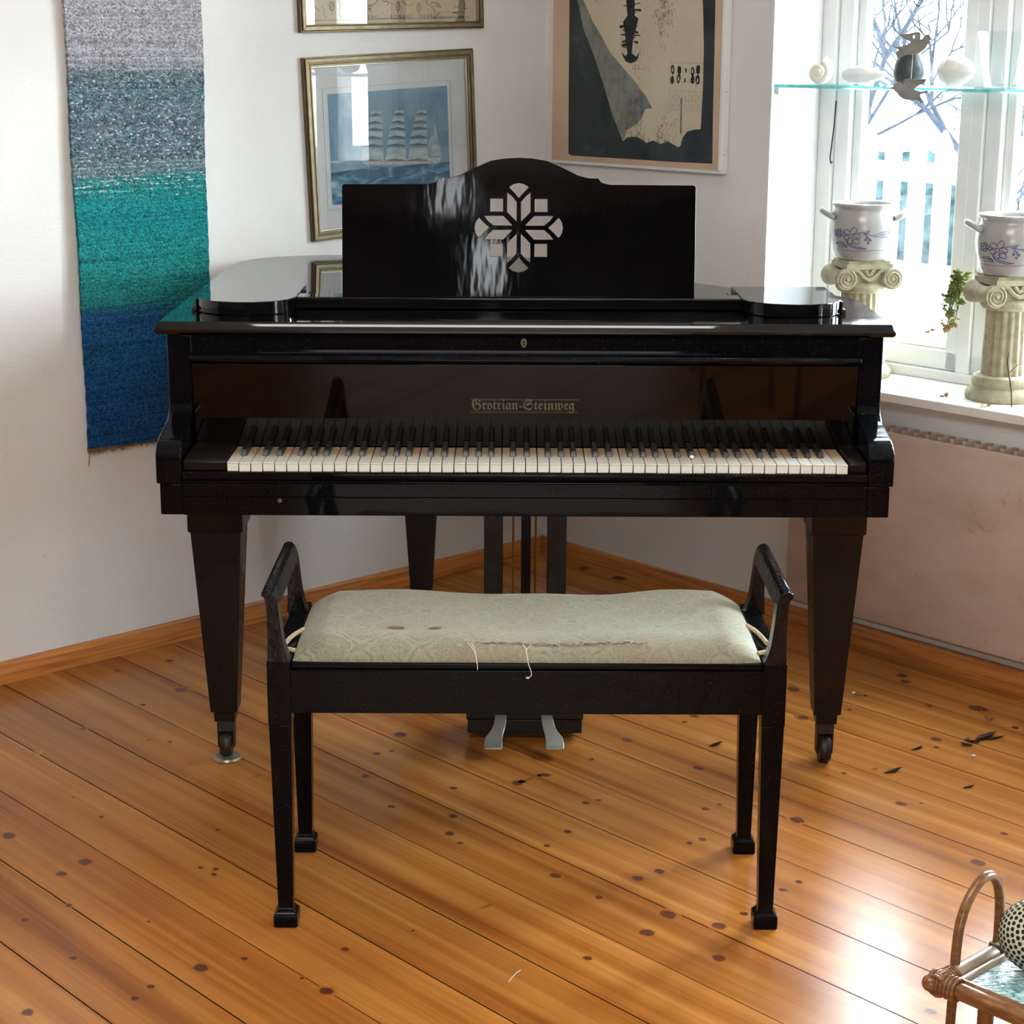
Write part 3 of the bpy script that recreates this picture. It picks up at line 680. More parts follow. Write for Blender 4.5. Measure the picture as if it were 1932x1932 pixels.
w.face([(x, -.0070, z) for x, z in sea + [(-.3775, 1.136), (-.796, 1.118)]], 1)
for sl in SH_SAILS: w.face([(-s, -.0076, z) for s, z in sl], 2)
for i, sl in enumerate(SH_SAILS[:18]):
    xa, xb, za = -sl[4][0], -sl[2][0], sl[3][1]
    w.face([(xa, -.0078, sl[4][1] - .001), (xb, -.0078, sl[2][1] - .001), (xb, -.0078, sl[2][1] + .0018), ((xa + xb) / 2, -.0078, za + .003), (xa, -.0078, sl[4][1] + .0015)], 4)
w.face([(-s, -.0078, z) for s, z in SH_HULL], 3)
for sx_ in (-.6425, -.562, -.4815, -.424):
    w.face([(sx_ - .0008, -.0072, 1.215), (sx_ + .0008, -.0072, 1.215), (sx_ + .0005, -.0072, 1.375), (sx_ - .0005, -.0072, 1.375)], 4)
w.build('print', [M['psky'], M['psea'], M['psail'], M['phull'], M['prig']], r, LM, smooth=False)
w = B(); quadbar(w, [(-.812, 1.104), (-.364, 1.121), (-.376, 1.444), (-.823, 1.426)], [(-.811, 1.105), (-.365, 1.122), (-.377, 1.443), (-.822, 1.425)], -.0068, -.0062); w.build('mat_line', M['matline'], r, LM, smooth=False)
w = B(); w.face([(x, -.0095, z) for x, z in rect(cx, cz, wd - .05, ht - .05, rot)]); w.build('glass', M['picglass'], r, LM, smooth=False)
# map: only its lower edge is in the photograph
rot = .027; cx, cz, wd, ht = -.582, 1.577 + .23, .638, .46
r = thing('framed_map', 'old engraved map in a gilt frame above the ship print', 'picture', M0=LM @ Matrix.Translation((cx, -.01, cz)))
w = B(); frame3(w, cx, cz, wd, ht, rot, [(.005, -.016, 1), (.011, -.021, 0), (.004, -.017, 1)], 0)
w.build('frame', [M['goldframe'], M['golddark']], r, LM, bevel=.0012)
w = B(); w.face([(x, -.006, z) for x, z in rect(cx, cz, wd - .036, ht - .036, rot)], 0)
random.seed(5)
def stroke(w, pts, y, wid, mi):
    for (a, b_) in zip(pts[:-1], pts[1:]):
        a = Vector((-a[0], a[1])); b2 = Vector((-b_[0], b_[1])); d = b2 - a
        if d.length < 1e-5: continue
        n_ = Vector((-d.y, d.x)).normalized() * wid / 2; e = d.normalized() * wid * .3
        w.face([(p.x, y, p.y) for p in (a - n_ - e, b2 - n_ + e, b2 + n_ + e, a + n_ - e)], mi)
for i, ln in enumerate(MAP_LINES):
    stroke(w, ln, -.0064,   .0024 if i < 5 else .0015, 1 if i < 8 else 2)
for q in (MAP_BAR, MAP_BAR2): flatpoly(w, q, -.0066, 3)
for s, z in MAP_SHIELDS:
    w.face([(-s + .008 * cos(t) , -.0066, z + .013 * sin(t)) for t in [k * pi / 5 for k in range(10)]], 3)
    w.face([(-s + .005 * cos(t) , -.0068, z + .009 * sin(t)) for t in [k * pi / 5 for k in range(10)]], 0)
    stroke(w, [(s + .004, z - .006), (s - .004, z + .006)], -.0069, .002, 2)
    stroke(w, [(s, z - .012), (s, z - .024)], -.0069, .0012, 2)
w.build('map_sheet', [M['map'], M['mapink'], M['mapinkpale'], M['mapgreen']], r, LM, smooth=False)
for wd2, tx in (('IMPERII', -.665), ('ROMANI', -.552), ('PARS', -.463)):
    me = text_mesh('map_word', wd2, .0155, .0001, space=1.4); me.materials.append(M['mapink'])
    place('map_word', me, r, LM @ Matrix.Translation((tx, -.0068, 1.612 + (tx + .572) * .027)) @ Matrix.Rotation(-.027, 4, 'Y') @ Matrix.Rotation(radians(90), 4, 'X'), smooth=False)
w = B(); w.face([(x, -.010, z) for x, z in rect(cx, cz, wd - .034, ht - .034, rot)]); w.build('glass', M['picglass'], r, LM, smooth=False)
# poster on the window wall (local x = s)
r = thing('framed_poster', 'poster of torn paper on dark ground in a white wooden box frame', 'picture', M0=WM @ Matrix.Translation((.37, -.015, 1.6)))
PT = 2.05
w = B(); w.box(.050, .716, -.028, -.002, 1.206, 1.214); w.box(.050, .716, -.028, -.002, PT, PT + .008); w.box(.050, .056, -.028, -.002, 1.214, PT); w.box(.706, .716, -.030, -.002, 1.214, PT)
fo = w.build('box_frame', M['trimwhite'], r, WM, bevel=.001)
for z in (1.255, 1.42, 1.66):
    w = B(); w.box(.7155, .7166, -.018, -.0155, z, z + .0025); w.build('nail', M['iron'], fo, WM)
w = B(); y = -.0262
w.face([(.056, y, 1.213), (.708, y, 1.213), (.708, y, PT), (.056, y, PT)], 0)
ext = lambda pts, a, b_: [(p[0], p[1]) for p in pts]
dk = PO_DARK[1:-1]; w.face([(.122, y - .0003, PT - .05)] + [(p[0], y - .0003, p[1]) for p in dk] + [(.672, y - .0003, PT - .05)], 1)
sh = PO_SHEET[1:-1]; w.face([(.02 + .105, y - .0006, 1.80)] + [(p[0], y - .0006, p[1]) for p in PO_SHEET[:1]] + [(p[0], y - .0006, p[1]) for p in sh] + [(.632, y - .0006, 1.658), (.63, y - .0006, PT - .08), (.125, y - .0006, PT - .08)], 2)
w.face([(p[0], y - .0009, p[1]) for p in PO_FOLD], 3)
w.face([(p[0], y - .0011, p[1]) for p in PO_FOLD2], 4)
fg = PO_FIG; w.face([(.345, y - .0009, 1.78), (.352, y - .0009, 1.70), (fg[0][0] + .004, y - .0009, fg[0][1])] + [(p[0], y - .0009, p[1]) for p in reversed(fg[1:])][::-1][0:0] + [], 5) if False else None
w.face([(p[0], y - .0009, p[1]) for p in fg], 5)
w.face([(.352, y - .0009, 1.662), (.380, y - .0009, 1.662), (.376, y - .0009, 1.75), (.356, y - .0009, 1.75)], 5)
random.seed(8)
for i in range(26):
    z = random.uniform(1.53, 1.655); sd = random.choice((-1, 1)); l_ = random.uniform(.006, .028)
    a = .367 + sd * .014
    w.face([(a, y - .0010, z), (a + sd * l_, y - .0010, z + random.uniform(-.006, .008)), (a + sd * l_, y - .0010, z + .003), (a, y - .0010, z + .004)], 5)
for i, (s, z) in enumerate(PO_BLOTS):
    sm = .45 if i in (2, 7) else 1
    pts = []
    for k in range(10):
        t = 2 * pi * k / 10; q = random.uniform(.75, 1.15) * sm
        pts.append((s + .0075 * cos(t) * q, y - .0009, z + .0135 * sin(t) * q))
    w.face(pts, 5)
    if i in (0, 3, 6, 9): w.face([(s + .0025 * cos(t), y - .0012, z - .001 + .006 * sin(t)) for t in [k * pi / 4 for k in range(8)]], 2)
for k in range(6): stroke(w, [(-(.52 + k * .0238), 1.497), (-(.52 + k * .0238), 1.37)], y - .0008, .0006, 6)
for k in range(6): stroke(w, [(-.52, 1.495 - k * .025), (-.639, 1.495 - k * .025)], y - .0008, .0006, 6)
for k in range(5):
    for j in range(2):
        a, b_ = .532 + k * .0238, 1.405 - j * .025
        stroke(w, [(-(a - .005), b_ - .006), (-(a + .005), b_ + .006)], y - .0009, .0008, 6); stroke(w, [(-(a - .005), b_ + .006), (-(a + .005), b_ - .006)], y - .0009, .0008, 6)
stroke(w, [(-.565, 1.40), (-.566, 1.31)], y - .0008, .006, 4); stroke(w, [(-.375, 1.477), (-.43, 1.477)], y - .0008, .0008, 6); stroke(w, [(-.390, 1.49), (-.390, 1.458)], y - .0008, .0008, 6)
w.build('poster_sheet', [M['pboard'], M['pdark'], M['psheet'], M['pfold'], M['pfold2'], M['pink'], M['pfold2']], r, WM, smooth=False)
w = B(); w.face([(.052, -.0285, 1.21), (.710, -.0285, 1.21), (.710, -.0285, PT), (.052, -.0285, PT)]); w.build('glass', M['plexi'], r, WM, smooth=False)

# ================================================================== GRAND PIANO
PX = .025
piano = thing('grand_piano', 'black lacquered grand piano with pierced music desk and open keyboard', 'piano', (PX, 3.9, 0))
LA = M['lacquer']
# lid
curve = catmull([(-.722, 4.62, 0), (-.713, 4.72, 0), (-.69, 4.80, 0), (-.645, 4.862, 0), (-.57, 4.905, 0), (-.463, 4.93, 0), (-.25, 4.935, 0), (-.06, 4.92, 0), (.045, 4.885, 0), (.135, 4.80, 0), (.24, 4.66, 0), (.335, 4.51, 0), (.43, 4.375, 0), (.51, 4.285, 0), (.60, 4.22, 0), (.69, 4.172, 0), (.745, 4.125, 0), (.768, 4.05, 0), (.772, 3.98, 0)], 5)
lid = [(p[0], p[1]) for p in curve] + [(.772, 3.69), (-.722, 3.69)]
lid = list(reversed(lid))               # counter-clockwise
def ccw(poly):
    a = sum(poly[i - 1][0] * poly[i][1] - poly[i][0] * poly[i - 1][1] for i in range(len(poly)))
    return poly if a > 0 else list(reversed(poly))
lid = ccw(lid)
w = B(); w.loft([[(x, y, z) for x, y in inset(lid, d)] for d, z in ((.016, .970), (.004, .9715), (0, .976), (-.0005, .981), (.004, .9865), (.006, .9945), (.008, .997))])
w.build('lid', M['lid'], piano, I4, ang=25)
# rim of the case behind the arms
body = ccw([(p[0], p[1]) for p in curve] + [(.772, 3.78), (-.722, 3.78)])
w = B(); w.loft([[(x, y, z) for x, y in inset(body, d)] for d, z in ((.024, .66), (.022, .664), (.022, .9705))])
w.build('case_rim', LA, piano, I4)
# arms
prof = [(3.70, .9705), (3.70, .86)] + [(p[0], p[1]) for p in catmull([(3.70, .86, 0), (3.699, .835, 0), (3.690, .815, 0), (3.660, .802, 0), (3.610, .793, 0), (3.570, .786, 0), (3.543, .774, 0), (3.531, .755, 0), (3.530, .735, 0)], 5)] + [(3.53, .70), (3.80, .70), (3.80, .9705)]
pp = []
for p in prof:
    if not pp or (abs(p[0] - pp[-1][0]) + abs(p[1] - pp[-1][1])) > 1e-4: pp.append(p)
for xa, xb in ((-.700, -.650), (.700, .750)):
    w = B(); w.prism(pp, 'x', xa, xb); a = w.build('arm', LA, piano, I4, bevel=.003)
    xa2, xb2 = (xa + .006, xb) if xa < 0 else (xa, xb - .006)
    w = B(); w.box(xa2, xb2, 3.533, 3.80, .637, .6995); w.build('arm_block', LA, a, I4, bevel=.002)
IX0, IX1 = -.649, .699
w = B(); w.box(IX0, IX1, 3.531, 3.92, .637, .6735); w.build('key_bed', LA, piano, I4, bevel=.0012)
w = B(); w.box(IX0, IX1, 3.5325, 3.92, .674, .7015); w.prism([(3.535, .702), (3.532, .7025), (3.532, .7045), (3.535, .706), (3.56, .706), (3.56, .702)], 'x', IX0, IX1)
w.build('front_rail', LA, piano, I4, bevel=.0012)
w = B(); w.prism([(3.537, .7065), (3.534, .712), (3.534, .720), (3.537, .7235), (3.556, .7235), (3.556, .7065)], 'x', IX0, IX1); w.build('key_slip', LA, piano, I4, bevel=.001)
KX0 = -.5615; P = .02353
w = B(); w.prism([(3.546, .724), (3.543, .742), (3.549, .7465), (3.69, .750), (3.69, .724)], 'x', IX0 + .001, KX0 - .002); w.build('key_block', M['legs'], piano, I4, bevel=.0015)
w = B(); w.prism([(3.546, .724), (3.543, .742), (3.549, .7465), (3.69, .750), (3.69, .724)], 'x', KX0 + 52 * P + .002, IX1 - .001); w.build('key_block', M['legs'], piano, I4, bevel=.0015)
w = B(); w.box(KX0 - .001, KX0 + 52 * P + .001, 3.552, 3.70, .715, .7235); w.build('key_bed_felt', M['felt'], piano, I4)
# keys
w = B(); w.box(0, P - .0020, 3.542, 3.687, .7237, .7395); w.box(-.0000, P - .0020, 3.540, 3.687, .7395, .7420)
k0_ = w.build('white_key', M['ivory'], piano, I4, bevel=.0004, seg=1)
w = B(); w.loft([[(-.0062, 3.599, .738), (.0062, 3.599, .738), (.0062, 3.686, .738), (-.0062, 3.686, .738)], [(-.0060, 3.600, .744), (.0060, 3.600, .744), (.0060, 3.686, .744), (-.0060, 3.686, .744)], [(-.0048, 3.607, .7545), (.0048, 3.607, .7545), (.0048, 3.6855, .7555), (-.0048, 3.6855, .7555)]])
b0_ = w.build('black_key', M['ebony'], piano, I4, bevel=.0012)
random.seed(2); nb = 0
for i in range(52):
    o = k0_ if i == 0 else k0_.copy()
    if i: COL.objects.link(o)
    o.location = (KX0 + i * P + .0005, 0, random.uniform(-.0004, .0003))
    if i < 51 and (i % 7) in (0, 2, 3, 5, 6):          # A B C D E F G: no black key after B and E
        o2 = b0_ if nb == 0 else b0_.copy()
        if nb: COL.objects.link(o2)
        sh_ = {0: .0015, 2: -.002, 3: .002, 5: -.0025, 6: 0}[i % 7]
        o2.location = (KX0 + (i + 1) * P + sh_, 0, random.uniform(-.0003, .0003)); nb += 1
# fallboard, leaning back
ta = radians(-6)
w = B(); w.loft([[(IX0 + .004, 3.688, .7435), (IX1 - .004, 3.688, .7435), (IX1 - .004, 3.708, .7435), (IX0 + .004, 3.708, .7435)], [(IX0 + .004, 3.688 + .173 * tan(ta), .9165), (IX1 - .004, 3.688 + .173 * tan(ta), .9165), (IX1 - .004, 3.70, .9165), (IX0 + .004, 3.70, .9165)]])
fall = w.build('fallboard', M['fall'], piano, I4, bevel=.001)
fm = Matrix.Translation((.0215, 3.688 + .088 * tan(ta) - .0003, .7435 + .088)) @ Matrix.Rotation(radians(90) - ta, 4, 'X')
me = text_mesh('maker_lettering', '\U0001D572\U0001D597\U0001D594\U0001D599\U0001D597\U0001D58E\U0001D586\U0001D593-\U0001D57E\U0001D599\U0001D58A\U0001D58E\U0001D593\U0001D59C\U0001D58A\U0001D58C', .0305, .00015, space=.98)
xs = [v.co.x for v in me.vertices]; sc_ = .208 / (max(xs) - min(xs)); mx_ = (max(xs) + min(xs)) / 2
for v in me.vertices: v.co.x = (v.co.x - mx_) * sc_
me.materials.append(M['dull_brass'])
lt = place('maker_lettering', me, fall, fm, smooth=False)
w = B()
for z in (.0135, .0115, -.0125, -.0155): w.box(-.112 + abs(z) * .4, .112, z - .0003, z + .0003, -.0001, .0002)
w.build('lettering_line', M['dull_brass'], fall, fm)
# rail above the fallboard and name board
w = B(); w.prism([(3.76, .9175), (3.672, .9175), (3.667, .920), (3.665, .925), (3.668, .930), (3.675, .934), (3.76, .935)], 'x', IX0 - .002, IX1 + .002); w.build('upper_rail', LA, piano, I4, bevel=.0006)
w = B(); w.box(IX0 - .002, IX1 + .002, 3.706, 3.76, .9345, .9705); w.build('name_board', LA, piano, I4)
esc = curve_mesh('e', [[(.0065 * cos(t) * (1.0 if sin(t) > -.2 else .9), .004 + .0095 * sin(t)) for t in [k * pi / 10 for k in range(20)]], [(.002 * cos(t), .006 + .002 * sin(t)) for t in [k * pi / 5 for k in range(10)]], [(-.0012, -.002), (.0012, -.002), (.0012, .0035), (-.0012, .0035)]], .0012)
esc.materials.append(M['dull_brass']); place('keyhole_plate', esc, piano, Matrix.Translation((.0225, 3.7055, .951)) @ Matrix.Rotation(radians(90), 4, 'X'))
w = B(); w.lathe([(.0001, 0), (.0045, 0), (.0045, .001), (.0035, .0015), (.0001, .0012)], n=16); w.build('lock_rosette', M['dull_brass'], piano, Matrix.Translation((-.458, 3.5315, .667)) @ Matrix.Rotation(radians(90), 4, 'X'))
# music desk: bar, two candle shelves, pierced panel
w = B(); w.prism([(3.888, .9975), (3.884, 1.000), (3.884, 1.020), (3.887, 1.0225), (3.945, 1.0225), (3.945, .9975)], 'x', -.47, .50); w.build('music_desk_rail', M['lid'], piano, I4, bevel=.001)
def shelf_outline(x0, x1, inner):
    w_ = x1 - x0
    pts = [(x0, 4.075), (x0, 3.872)]
    pts += [(x0 + w_ * u, 3.872 - .090 * v_) for u, v_ in ((.015, .2), (.05, .42), (.12, .64), (.22, .82), (.36, .95), (.5, 1.0), (.64, .97), (.78, .84), (.88, .66), (.95, .44), (.985, .2))]
    pts += [(x1, 3.872), (x1, 4.075)]
    return ccw(pts)
for x0_, x1_ in ((-.664, -.457), (.482, .689)):
    ol = shelf_outline(x0_, x1_, 0)
    w = B(); w.loft([[(x, y, z) for x, y in inset(ol, d)] for d, z in ((.001, .9975), (0, .999), (0, 1.0235), (.0012, 1.025))]); sh = w.build('candle_shelf', M['lid'], piano, I4, ang=25)
    ex = x0_ if x0_ < 0 else x1_; sg = -1 if x0_ < 0 else 1
    w = B(); w.box(ex, ex + sg * .008, 3.845, 3.90, .998, 1.001); w.tube([(ex + sg * .004, 3.845, 1.003), (ex + sg * .004, 3.90, 1.003)], .004, 8)
    w.box(ex - sg * .001, ex + sg * .002, 3.85, 3.89, 1.0, 1.022); w.build('hinge', M['iron'], sh, I4)
    bx = x1_ if x0_ < 0 else x0_
    w = B(); w.prism([(bx, 4.05), (bx - (-sg) * .0, 3.96), (bx - sg * .014, 3.96), (bx - sg * .014, 4.05)], 'z', .9975, 1.0225) if False else w.box(min(bx, bx - sg * .012), max(bx, bx - sg * .012), 3.93, 4.05, .9975, 1.015)
    w.build('slide_rail', M['lid'], sh, I4)
R_ = 1 / 7911
def pc(pts): return [(x * R_, -y * R_) for x, y in pts]
arc = lambda: [(172 - 0, -660)]
def rot4(pts, k):
    for _ in range(k): pts = [(-y, x) for x, y in pts]
    return pts
sector = [(-172, -662), (-85, -578), (0, -480), (85, -578), (172, -662), (140, -695), (85, -726), (0, -742), (-85, -726), (-140, -695)]
petal = [(-200, -590), (-110, -520), (-30, -425), (-30, -90), (-200, -255)]
sq = [(-480, -484), (-257, -484), (-257, -260), (-480, -260)]
holes = []
for k in range(4):
    holes.append(pc(rot4(sector, k))); holes.append(pc(rot4(petal, k))); holes.append(pc(rot4([(-x, y) for x, y in petal], k))); holes.append(pc(rot4(sq, k)))
U = lambda x: (x - 978.5) / 901; V = lambda y: (556 - y) / 885
halfp = [(978.5, 300.5), (1005, 301.8), (1031, 306), (1062, 319), (1090, 332.5), (1110, 337.5), (1129, 338)]
cove = [(1131, 342), (1136, 346), (1150, 349.3)]
right = [(U(x), V(y)) for x, y in halfp + cove] + [(.366, V(350)), (.3695, V(351)), (.371, V(354)), (.371, 0)]
left = [(-x, y) for x, y in reversed(right)]
outline = left[:-1] + right
desk_holes = [[(x, y + V(428.2)) for x, y in h] for h in holes]
dm = curve_mesh('d', [outline] + desk_holes, .012, .0008); dm.materials.append(M['desk'])
DL = radians(8.0)
place('music_desk', dm, piano, Matrix.Translation((.0115, 3.897, 1.0235)) @ Matrix.Rotation(radians(90) - DL, 4, 'X'), ang=30)
w = B(); w.tube([(.0115 + .2, 3.93, 1.16), (.0115 + .2, 4.02, 1.0)], .005, 8); w.box(.16, .26, 4.0, 4.03, .997, 1.003); w.build('desk_prop', M['lid'], piano, I4)
# legs with casters
def pleg(cx, cy, lift=0.0):
    w = B(); w.frust(cx, cy, [(.66, .0585), (.537, .0585), (.533, .0555), (.533, .0535), (.118, .0292), (.118, .0235), (.094, .0225)])
    lg = w.build('leg', M['legs'], piano, I4, bevel=.0015)
    z0 = lift
    w = B(); w.box(cx - .0175, cx + .0175, cy - .018, cy + .018, .069, .0945)
    for sg in (-1, 1): w.prism([(cy - .017, .088), (cy + .017, .088), (cy + .012, .022 + z0), (cy - .012, .022 + z0)], 'x', cx + sg * .0165 - .002, cx + sg * .0165 + .002)
    w.build('caster_fork', M['iron'], lg, I4, bevel=.001)
    w = B(); rr = (.066 - z0) / 2
    w.lathe([(.004, -.012), (rr * .9, -.012), (rr, -.007), (rr, .007), (rr * .9, .012), (.004, .012)], n=28); w.build('caster_wheel', M['iron'], lg, Matrix.Translation((cx, cy - .004, rr + z0 + .0003)) @ Matrix.Rotation(radians(90), 4, 'Y'))
pleg(-.630, 3.842, .008); pleg(.694, 3.842); pleg(-.243, 4.79)
# pedal lyre
lyre = None
w = B(); w.box(-.062, -.020, 3.965, 4.0, .095, .70); w.build('lyre_post', M['legs'], piano, I4, bevel=.002)
w = B(); w.box(.079, .1215, 3.965, 4.0, .095, .70); w.build('lyre_post', M['legs'], piano, I4, bevel=.002)
w = B(); w.box(.021, .0425, 3.99, 4.02, .095, .70); w.build('lyre_post', M['felt'], piano, I4, bevel=.002)
for x in (.003, .0535):
    w = B(); w.tube([(x, 4.0, .09), (x, 4.0, .70)], .0026, 8); w.build('pedal_rod', M['brass'], piano, I4)
w = B(); w.box(-.102, .1645, 3.958, 4.06, .050, .098); w.box(-.099, .1615, 3.956, 4.06, .018, .0505); w.build('lyre_box', M['legs'], piano, I4, bevel=.002)
for sg, x0_ in ((-1, -.023), (1, .0815)):
    f = lambda dx: x0_ + sg * dx
    w = B(); path = [(0, 3.97, .062, .0135), (.0005, 3.945, .060, .0135), (.002, 3.928, .054, .0137), (.006, 3.916, .044, .0145), (.0115, 3.904, .037, .0168), (.0150, 3.892, .0335, .0195), (.0165, 3.872, .0300, .0205), (.0165, 3.853, .0275, .0205), (.0165, 3.847, .024, .0195)]
    w.loft([[(f(dx) - h, y, z - .0045), (f(dx) + h, y, z - .0045), (f(dx) + h, y, z), (f(dx) - h, y, z)] for dx, y, z, h in path])
    w.build('pedal', M['nickel'], piano, I4, bevel=.0015)

# cup under the left front caster
w = B(); w.lathe([(.0005, .0005), (.030, .0005), (.0315, .003), (.030, .0075), (.027, .009), (.024, .0085), (.022, .0075), (.0005, .0072)], n=40)
tag(w.build('furniture_cup', M['cupmetal'], None, Matrix.Translation((-.630, 3.838, .0))), 'round metal caster cup on the floor under the left front piano leg', 'furniture cup')
# small white crumb on the keys
w = B(); w.sphere((.358, 3.590, .7462), .004, 2, 0, (1.2, .8, .9)); bmesh.ops.transform(w.bm, matrix=I4, verts=w.bm.verts)
tag(w.build('crumb', M['bulb']), 'small white crumb lying on the piano keys right of centre', 'crumb')

# ================================================================== BENCH
bench = thing('piano_bench', 'black duet piano bench with worn pale green damask cushion', 'bench', (.027, 3.21, 0))
BX = .027; BM_ = M['bench']
XL, XR = -.424, .478
w = B(); w.box(XL + .036, XR - .036, 3.034, 3.056, .408, .4875); a = w.build('apron', BM_, bench, I4, bevel=.0015)
w = B(); w.box(XL + .036, XR - .036, 3.362, 3.384, .408, .4875); w.build('apron', BM_, bench, I4, bevel=.0015)
for x in (XL + .004, XR - .026):
    w = B(); w.box(x, x + .022, 3.06, 3.36, .408, .4875); w.build('apron', BM_, bench, I4, bevel=.0015)
for x, sg in ((XL, 1), (XR, -1)):
    for y in (3.030, 3.348):
        cxx = x + sg * .0205; cy = y + .0195
        w = B(); w.loft([[(cxx - .0205, y, .387), (cxx + .0205, y, .387), (cxx + .0205, y + .04, .387), (cxx - .0205, y + .04, .387)], [(cxx - .0205, y, .503), (cxx + .0205, y, .503), (cxx + .0205, y + .04, .503), (cxx - .0205, y + .04, .503)]]) 
        fx = cxx + (.0005 if sg > 0 else .001)
        w.loft([[(cxx - .0195, y + .001, .3865), (cxx + .0195, y + .001, .3865), (cxx + .0195, y + .039, .3865), (cxx - .0195, y + .039, .3865)], [(fx - .0135, cy - .0135, .036), (fx + .0135, cy - .0135, .036), (fx + .0135, cy + .0135, .036), (fx - .0135, cy + .0135, .036)]])
        w.frust(fx, cy, [(.040, .0130), (.036, .0136), (.031, .0155), (.027, .0185), (.0245, .0208), (.022, .0214), (.004, .0214), (.0005, .0195)])
        w.build('leg', BM_, bench, I4, bevel=.0012)
# seat frame, end boards
w = B(); w.box(XL + .041, XR - .041, 3.038, 3.380, .4878, .499); w.build('seat_lid', BM_, bench, I4, bevel=.003, seg=3)
for x0_, x1_ in ((XL + .006, XL + .041), (XR - .041, XR - .006)):
    w = B(); w.box(x0_, x1_, 3.066, 3.352, .488, .503); w.build('end_board', M['arm'], bench, I4, bevel=.0015)
# arms
outer = [(-.4230, .502), (-.4215, .530), (-.4212, .569), (-.4225, .604), (-.4255, .6175), (-.4298, .6215), (-.4290, .6285)]
inner = [(-.4095, .6262), (-.4062, .620), (-.4022, .604), (-.3990, .571), (-.3945, .535), (-.3880, .512), (-.3835, .502)]
postp = ccw([(p[0], p[1]) for p in catmull([(x, z, 0) for x, z in outer], 4)] + [(-.422, .6325), (-.414, .631)] + [(p[0], p[1]) for p in catmull([(x, z, 0) for x, z in inner], 4)])
railp = ccw([(-.4298, .6215), (-.4290, .6285), (-.4235, .633), (-.416, .6325), (-.4100, .6275), (-.4055, .6175), (-.4012, .600), (-.4045, .598), (-.4130, .612), (-.4215, .619)])
mir = lambda poly: ccw([(2 * BX - x, z) for x, z in poly])
for mm in (0, 1):
    pst = mir(postp) if mm else postp; rl = mir(railp) if mm else railp
    w = B(); w.prism(pst, 'y', 3.032, 3.064); w.prism(pst, 'y', 3.322, 3.354); w.prism(rl, 'y', 3.064, 3.322)
    w.build('armrest', M['arm'], bench, I4, bevel=.0012, ang=30)
# cushion
nx, ny = 60, 24
cx0, cx1, cy0, cy1 = -.381, .435, 3.043, 3.372
w = B()
def cz_(u, v_):
    eu = min(u, 1 - u) * (cx1 - cx0); ev_f = v_ * (cy1 - cy0); ev_b = (1 - v_) * (cy1 - cy0)
    h = .036
    h *= min(1, (eu / .055)) ** .55 if eu < .055 else 1
    h *= min(1, (ev_f / .05)) ** .42 if ev_f < .05 else 1
    h *= min(1, (ev_b / .02)) ** .5 if ev_b < .02 else 1
    h += .004 * sin(u * 7 + .5) * v_ - .006 * sin(pi * u) * sin(pi * v_) + .007 * math.exp(-((u - .80) / .10) ** 2) * v_ + .002 * sin(u * 19 + v_ * 4)
    return .4995 + max(h, 0) 
tv = [[None] * (nx + 1) for _ in range(ny + 1)]
for j in range(ny + 1):
    for i in range(nx + 1):
        u, v_ = i / nx, j / ny
        u = .5 - .5 * cos(pi * u) if True else u
        v2_ = .5 - .5 * cos(pi * v_)
        tap = .012 * v2_ * 0
        # rounded plan corners
        x = cx0 + (cx1 - cx0) * u; y = cy0 + (cy1 - cy0) * v2_
        ins = .010 * (abs(2 * u - 1) ** 14) * 1; y = y + (.5 - v2_) * 2 * ins * .6
        tv[j][i] = w.bm.verts.new((x, y, cz_(u, v2_)))
for j in range(ny):
    for i in range(nx): w.bm.faces.new((tv[j][i], tv[j][i + 1], tv[j + 1][i + 1], tv[j + 1][i]))
rim_ = [tv[0][i] for i in range(nx + 1)] + [tv[j][nx] for j in range(1, ny + 1)] + [tv[ny][i] for i in range(nx - 1, -1, -1)] + [tv[j][0] for j in range(ny - 1, 0, -1)]
bot = [w.bm.verts.new((v.co.x, v.co.y, .4992)) for v in rim_]
for a_ in range(len(rim_)):
    b2 = (a_ + 1) % len(rim_); w.bm.faces.new((rim_[a_], rim_[b2], bot[b2], bot[a_]))
w.bm.faces.new(bot)
cush = w.build('cushion', M['damask'], bench, I4, ang=80)
def ctop(x, y):
    return cz_((x - cx0) / (cx1 - cx0), (y - cy0) / (cy1 - cy0))
def patch(cx_, cy_, rx, ry, rot_, nm, mt):
    w = B(); n = 18; c = w.bm.verts.new((cx_, cy_, ctop(cx_, cy_) + .0014)); rg = []
    for k in range(n):
        t = 2 * pi * k / n; q = random.uniform(.85, 1.1)
        x = cx_ + (rx * cos(t) * cos(rot_) - ry * sin(t) * sin(rot_)) * q; y = cy_ + (rx * cos(t) * sin(rot_) + ry * sin(t) * cos(rot_)) * q
        rg.append(w.bm.verts.new((x, y, ctop(x, y) + .0011)))
    for k in range(n): w.bm.faces.new((c, rg[k], rg[(k + 1) % n]))
    w.build(nm, mt, cush, I4)
random.seed(4)
patch(-.205, 3.136, .017, .0085, -.1, 'bare_patch', M['stain']); patch(-.136, 3.131, .012, .006, .15, 'bare_patch', M['stain'])
w = B(); pa = []; pb = []
for k in range(41):
    x = -.07 + .31 * k / 40; wv = .0015 * sin(k * 1.3) + .001 * sin(k * 3.1); wd_ = .0060 * sin(pi * k / 40) ** .5 * (1 if k % 3 else .7) + .0003
    y = 3.066 + wv; pa.append((x, y, ctop(x, y) + .0010)); pb.append((x, y + wd_, ctop(x, y + wd_) + .0012))
w.loft([pa, pb], 0, closed=False, caps=False); w.build('torn_seam', M['tear'], cush, I4)
def ct(x, y, up=.0016): return (x, y, ctop(x, y) + up)
w = B()
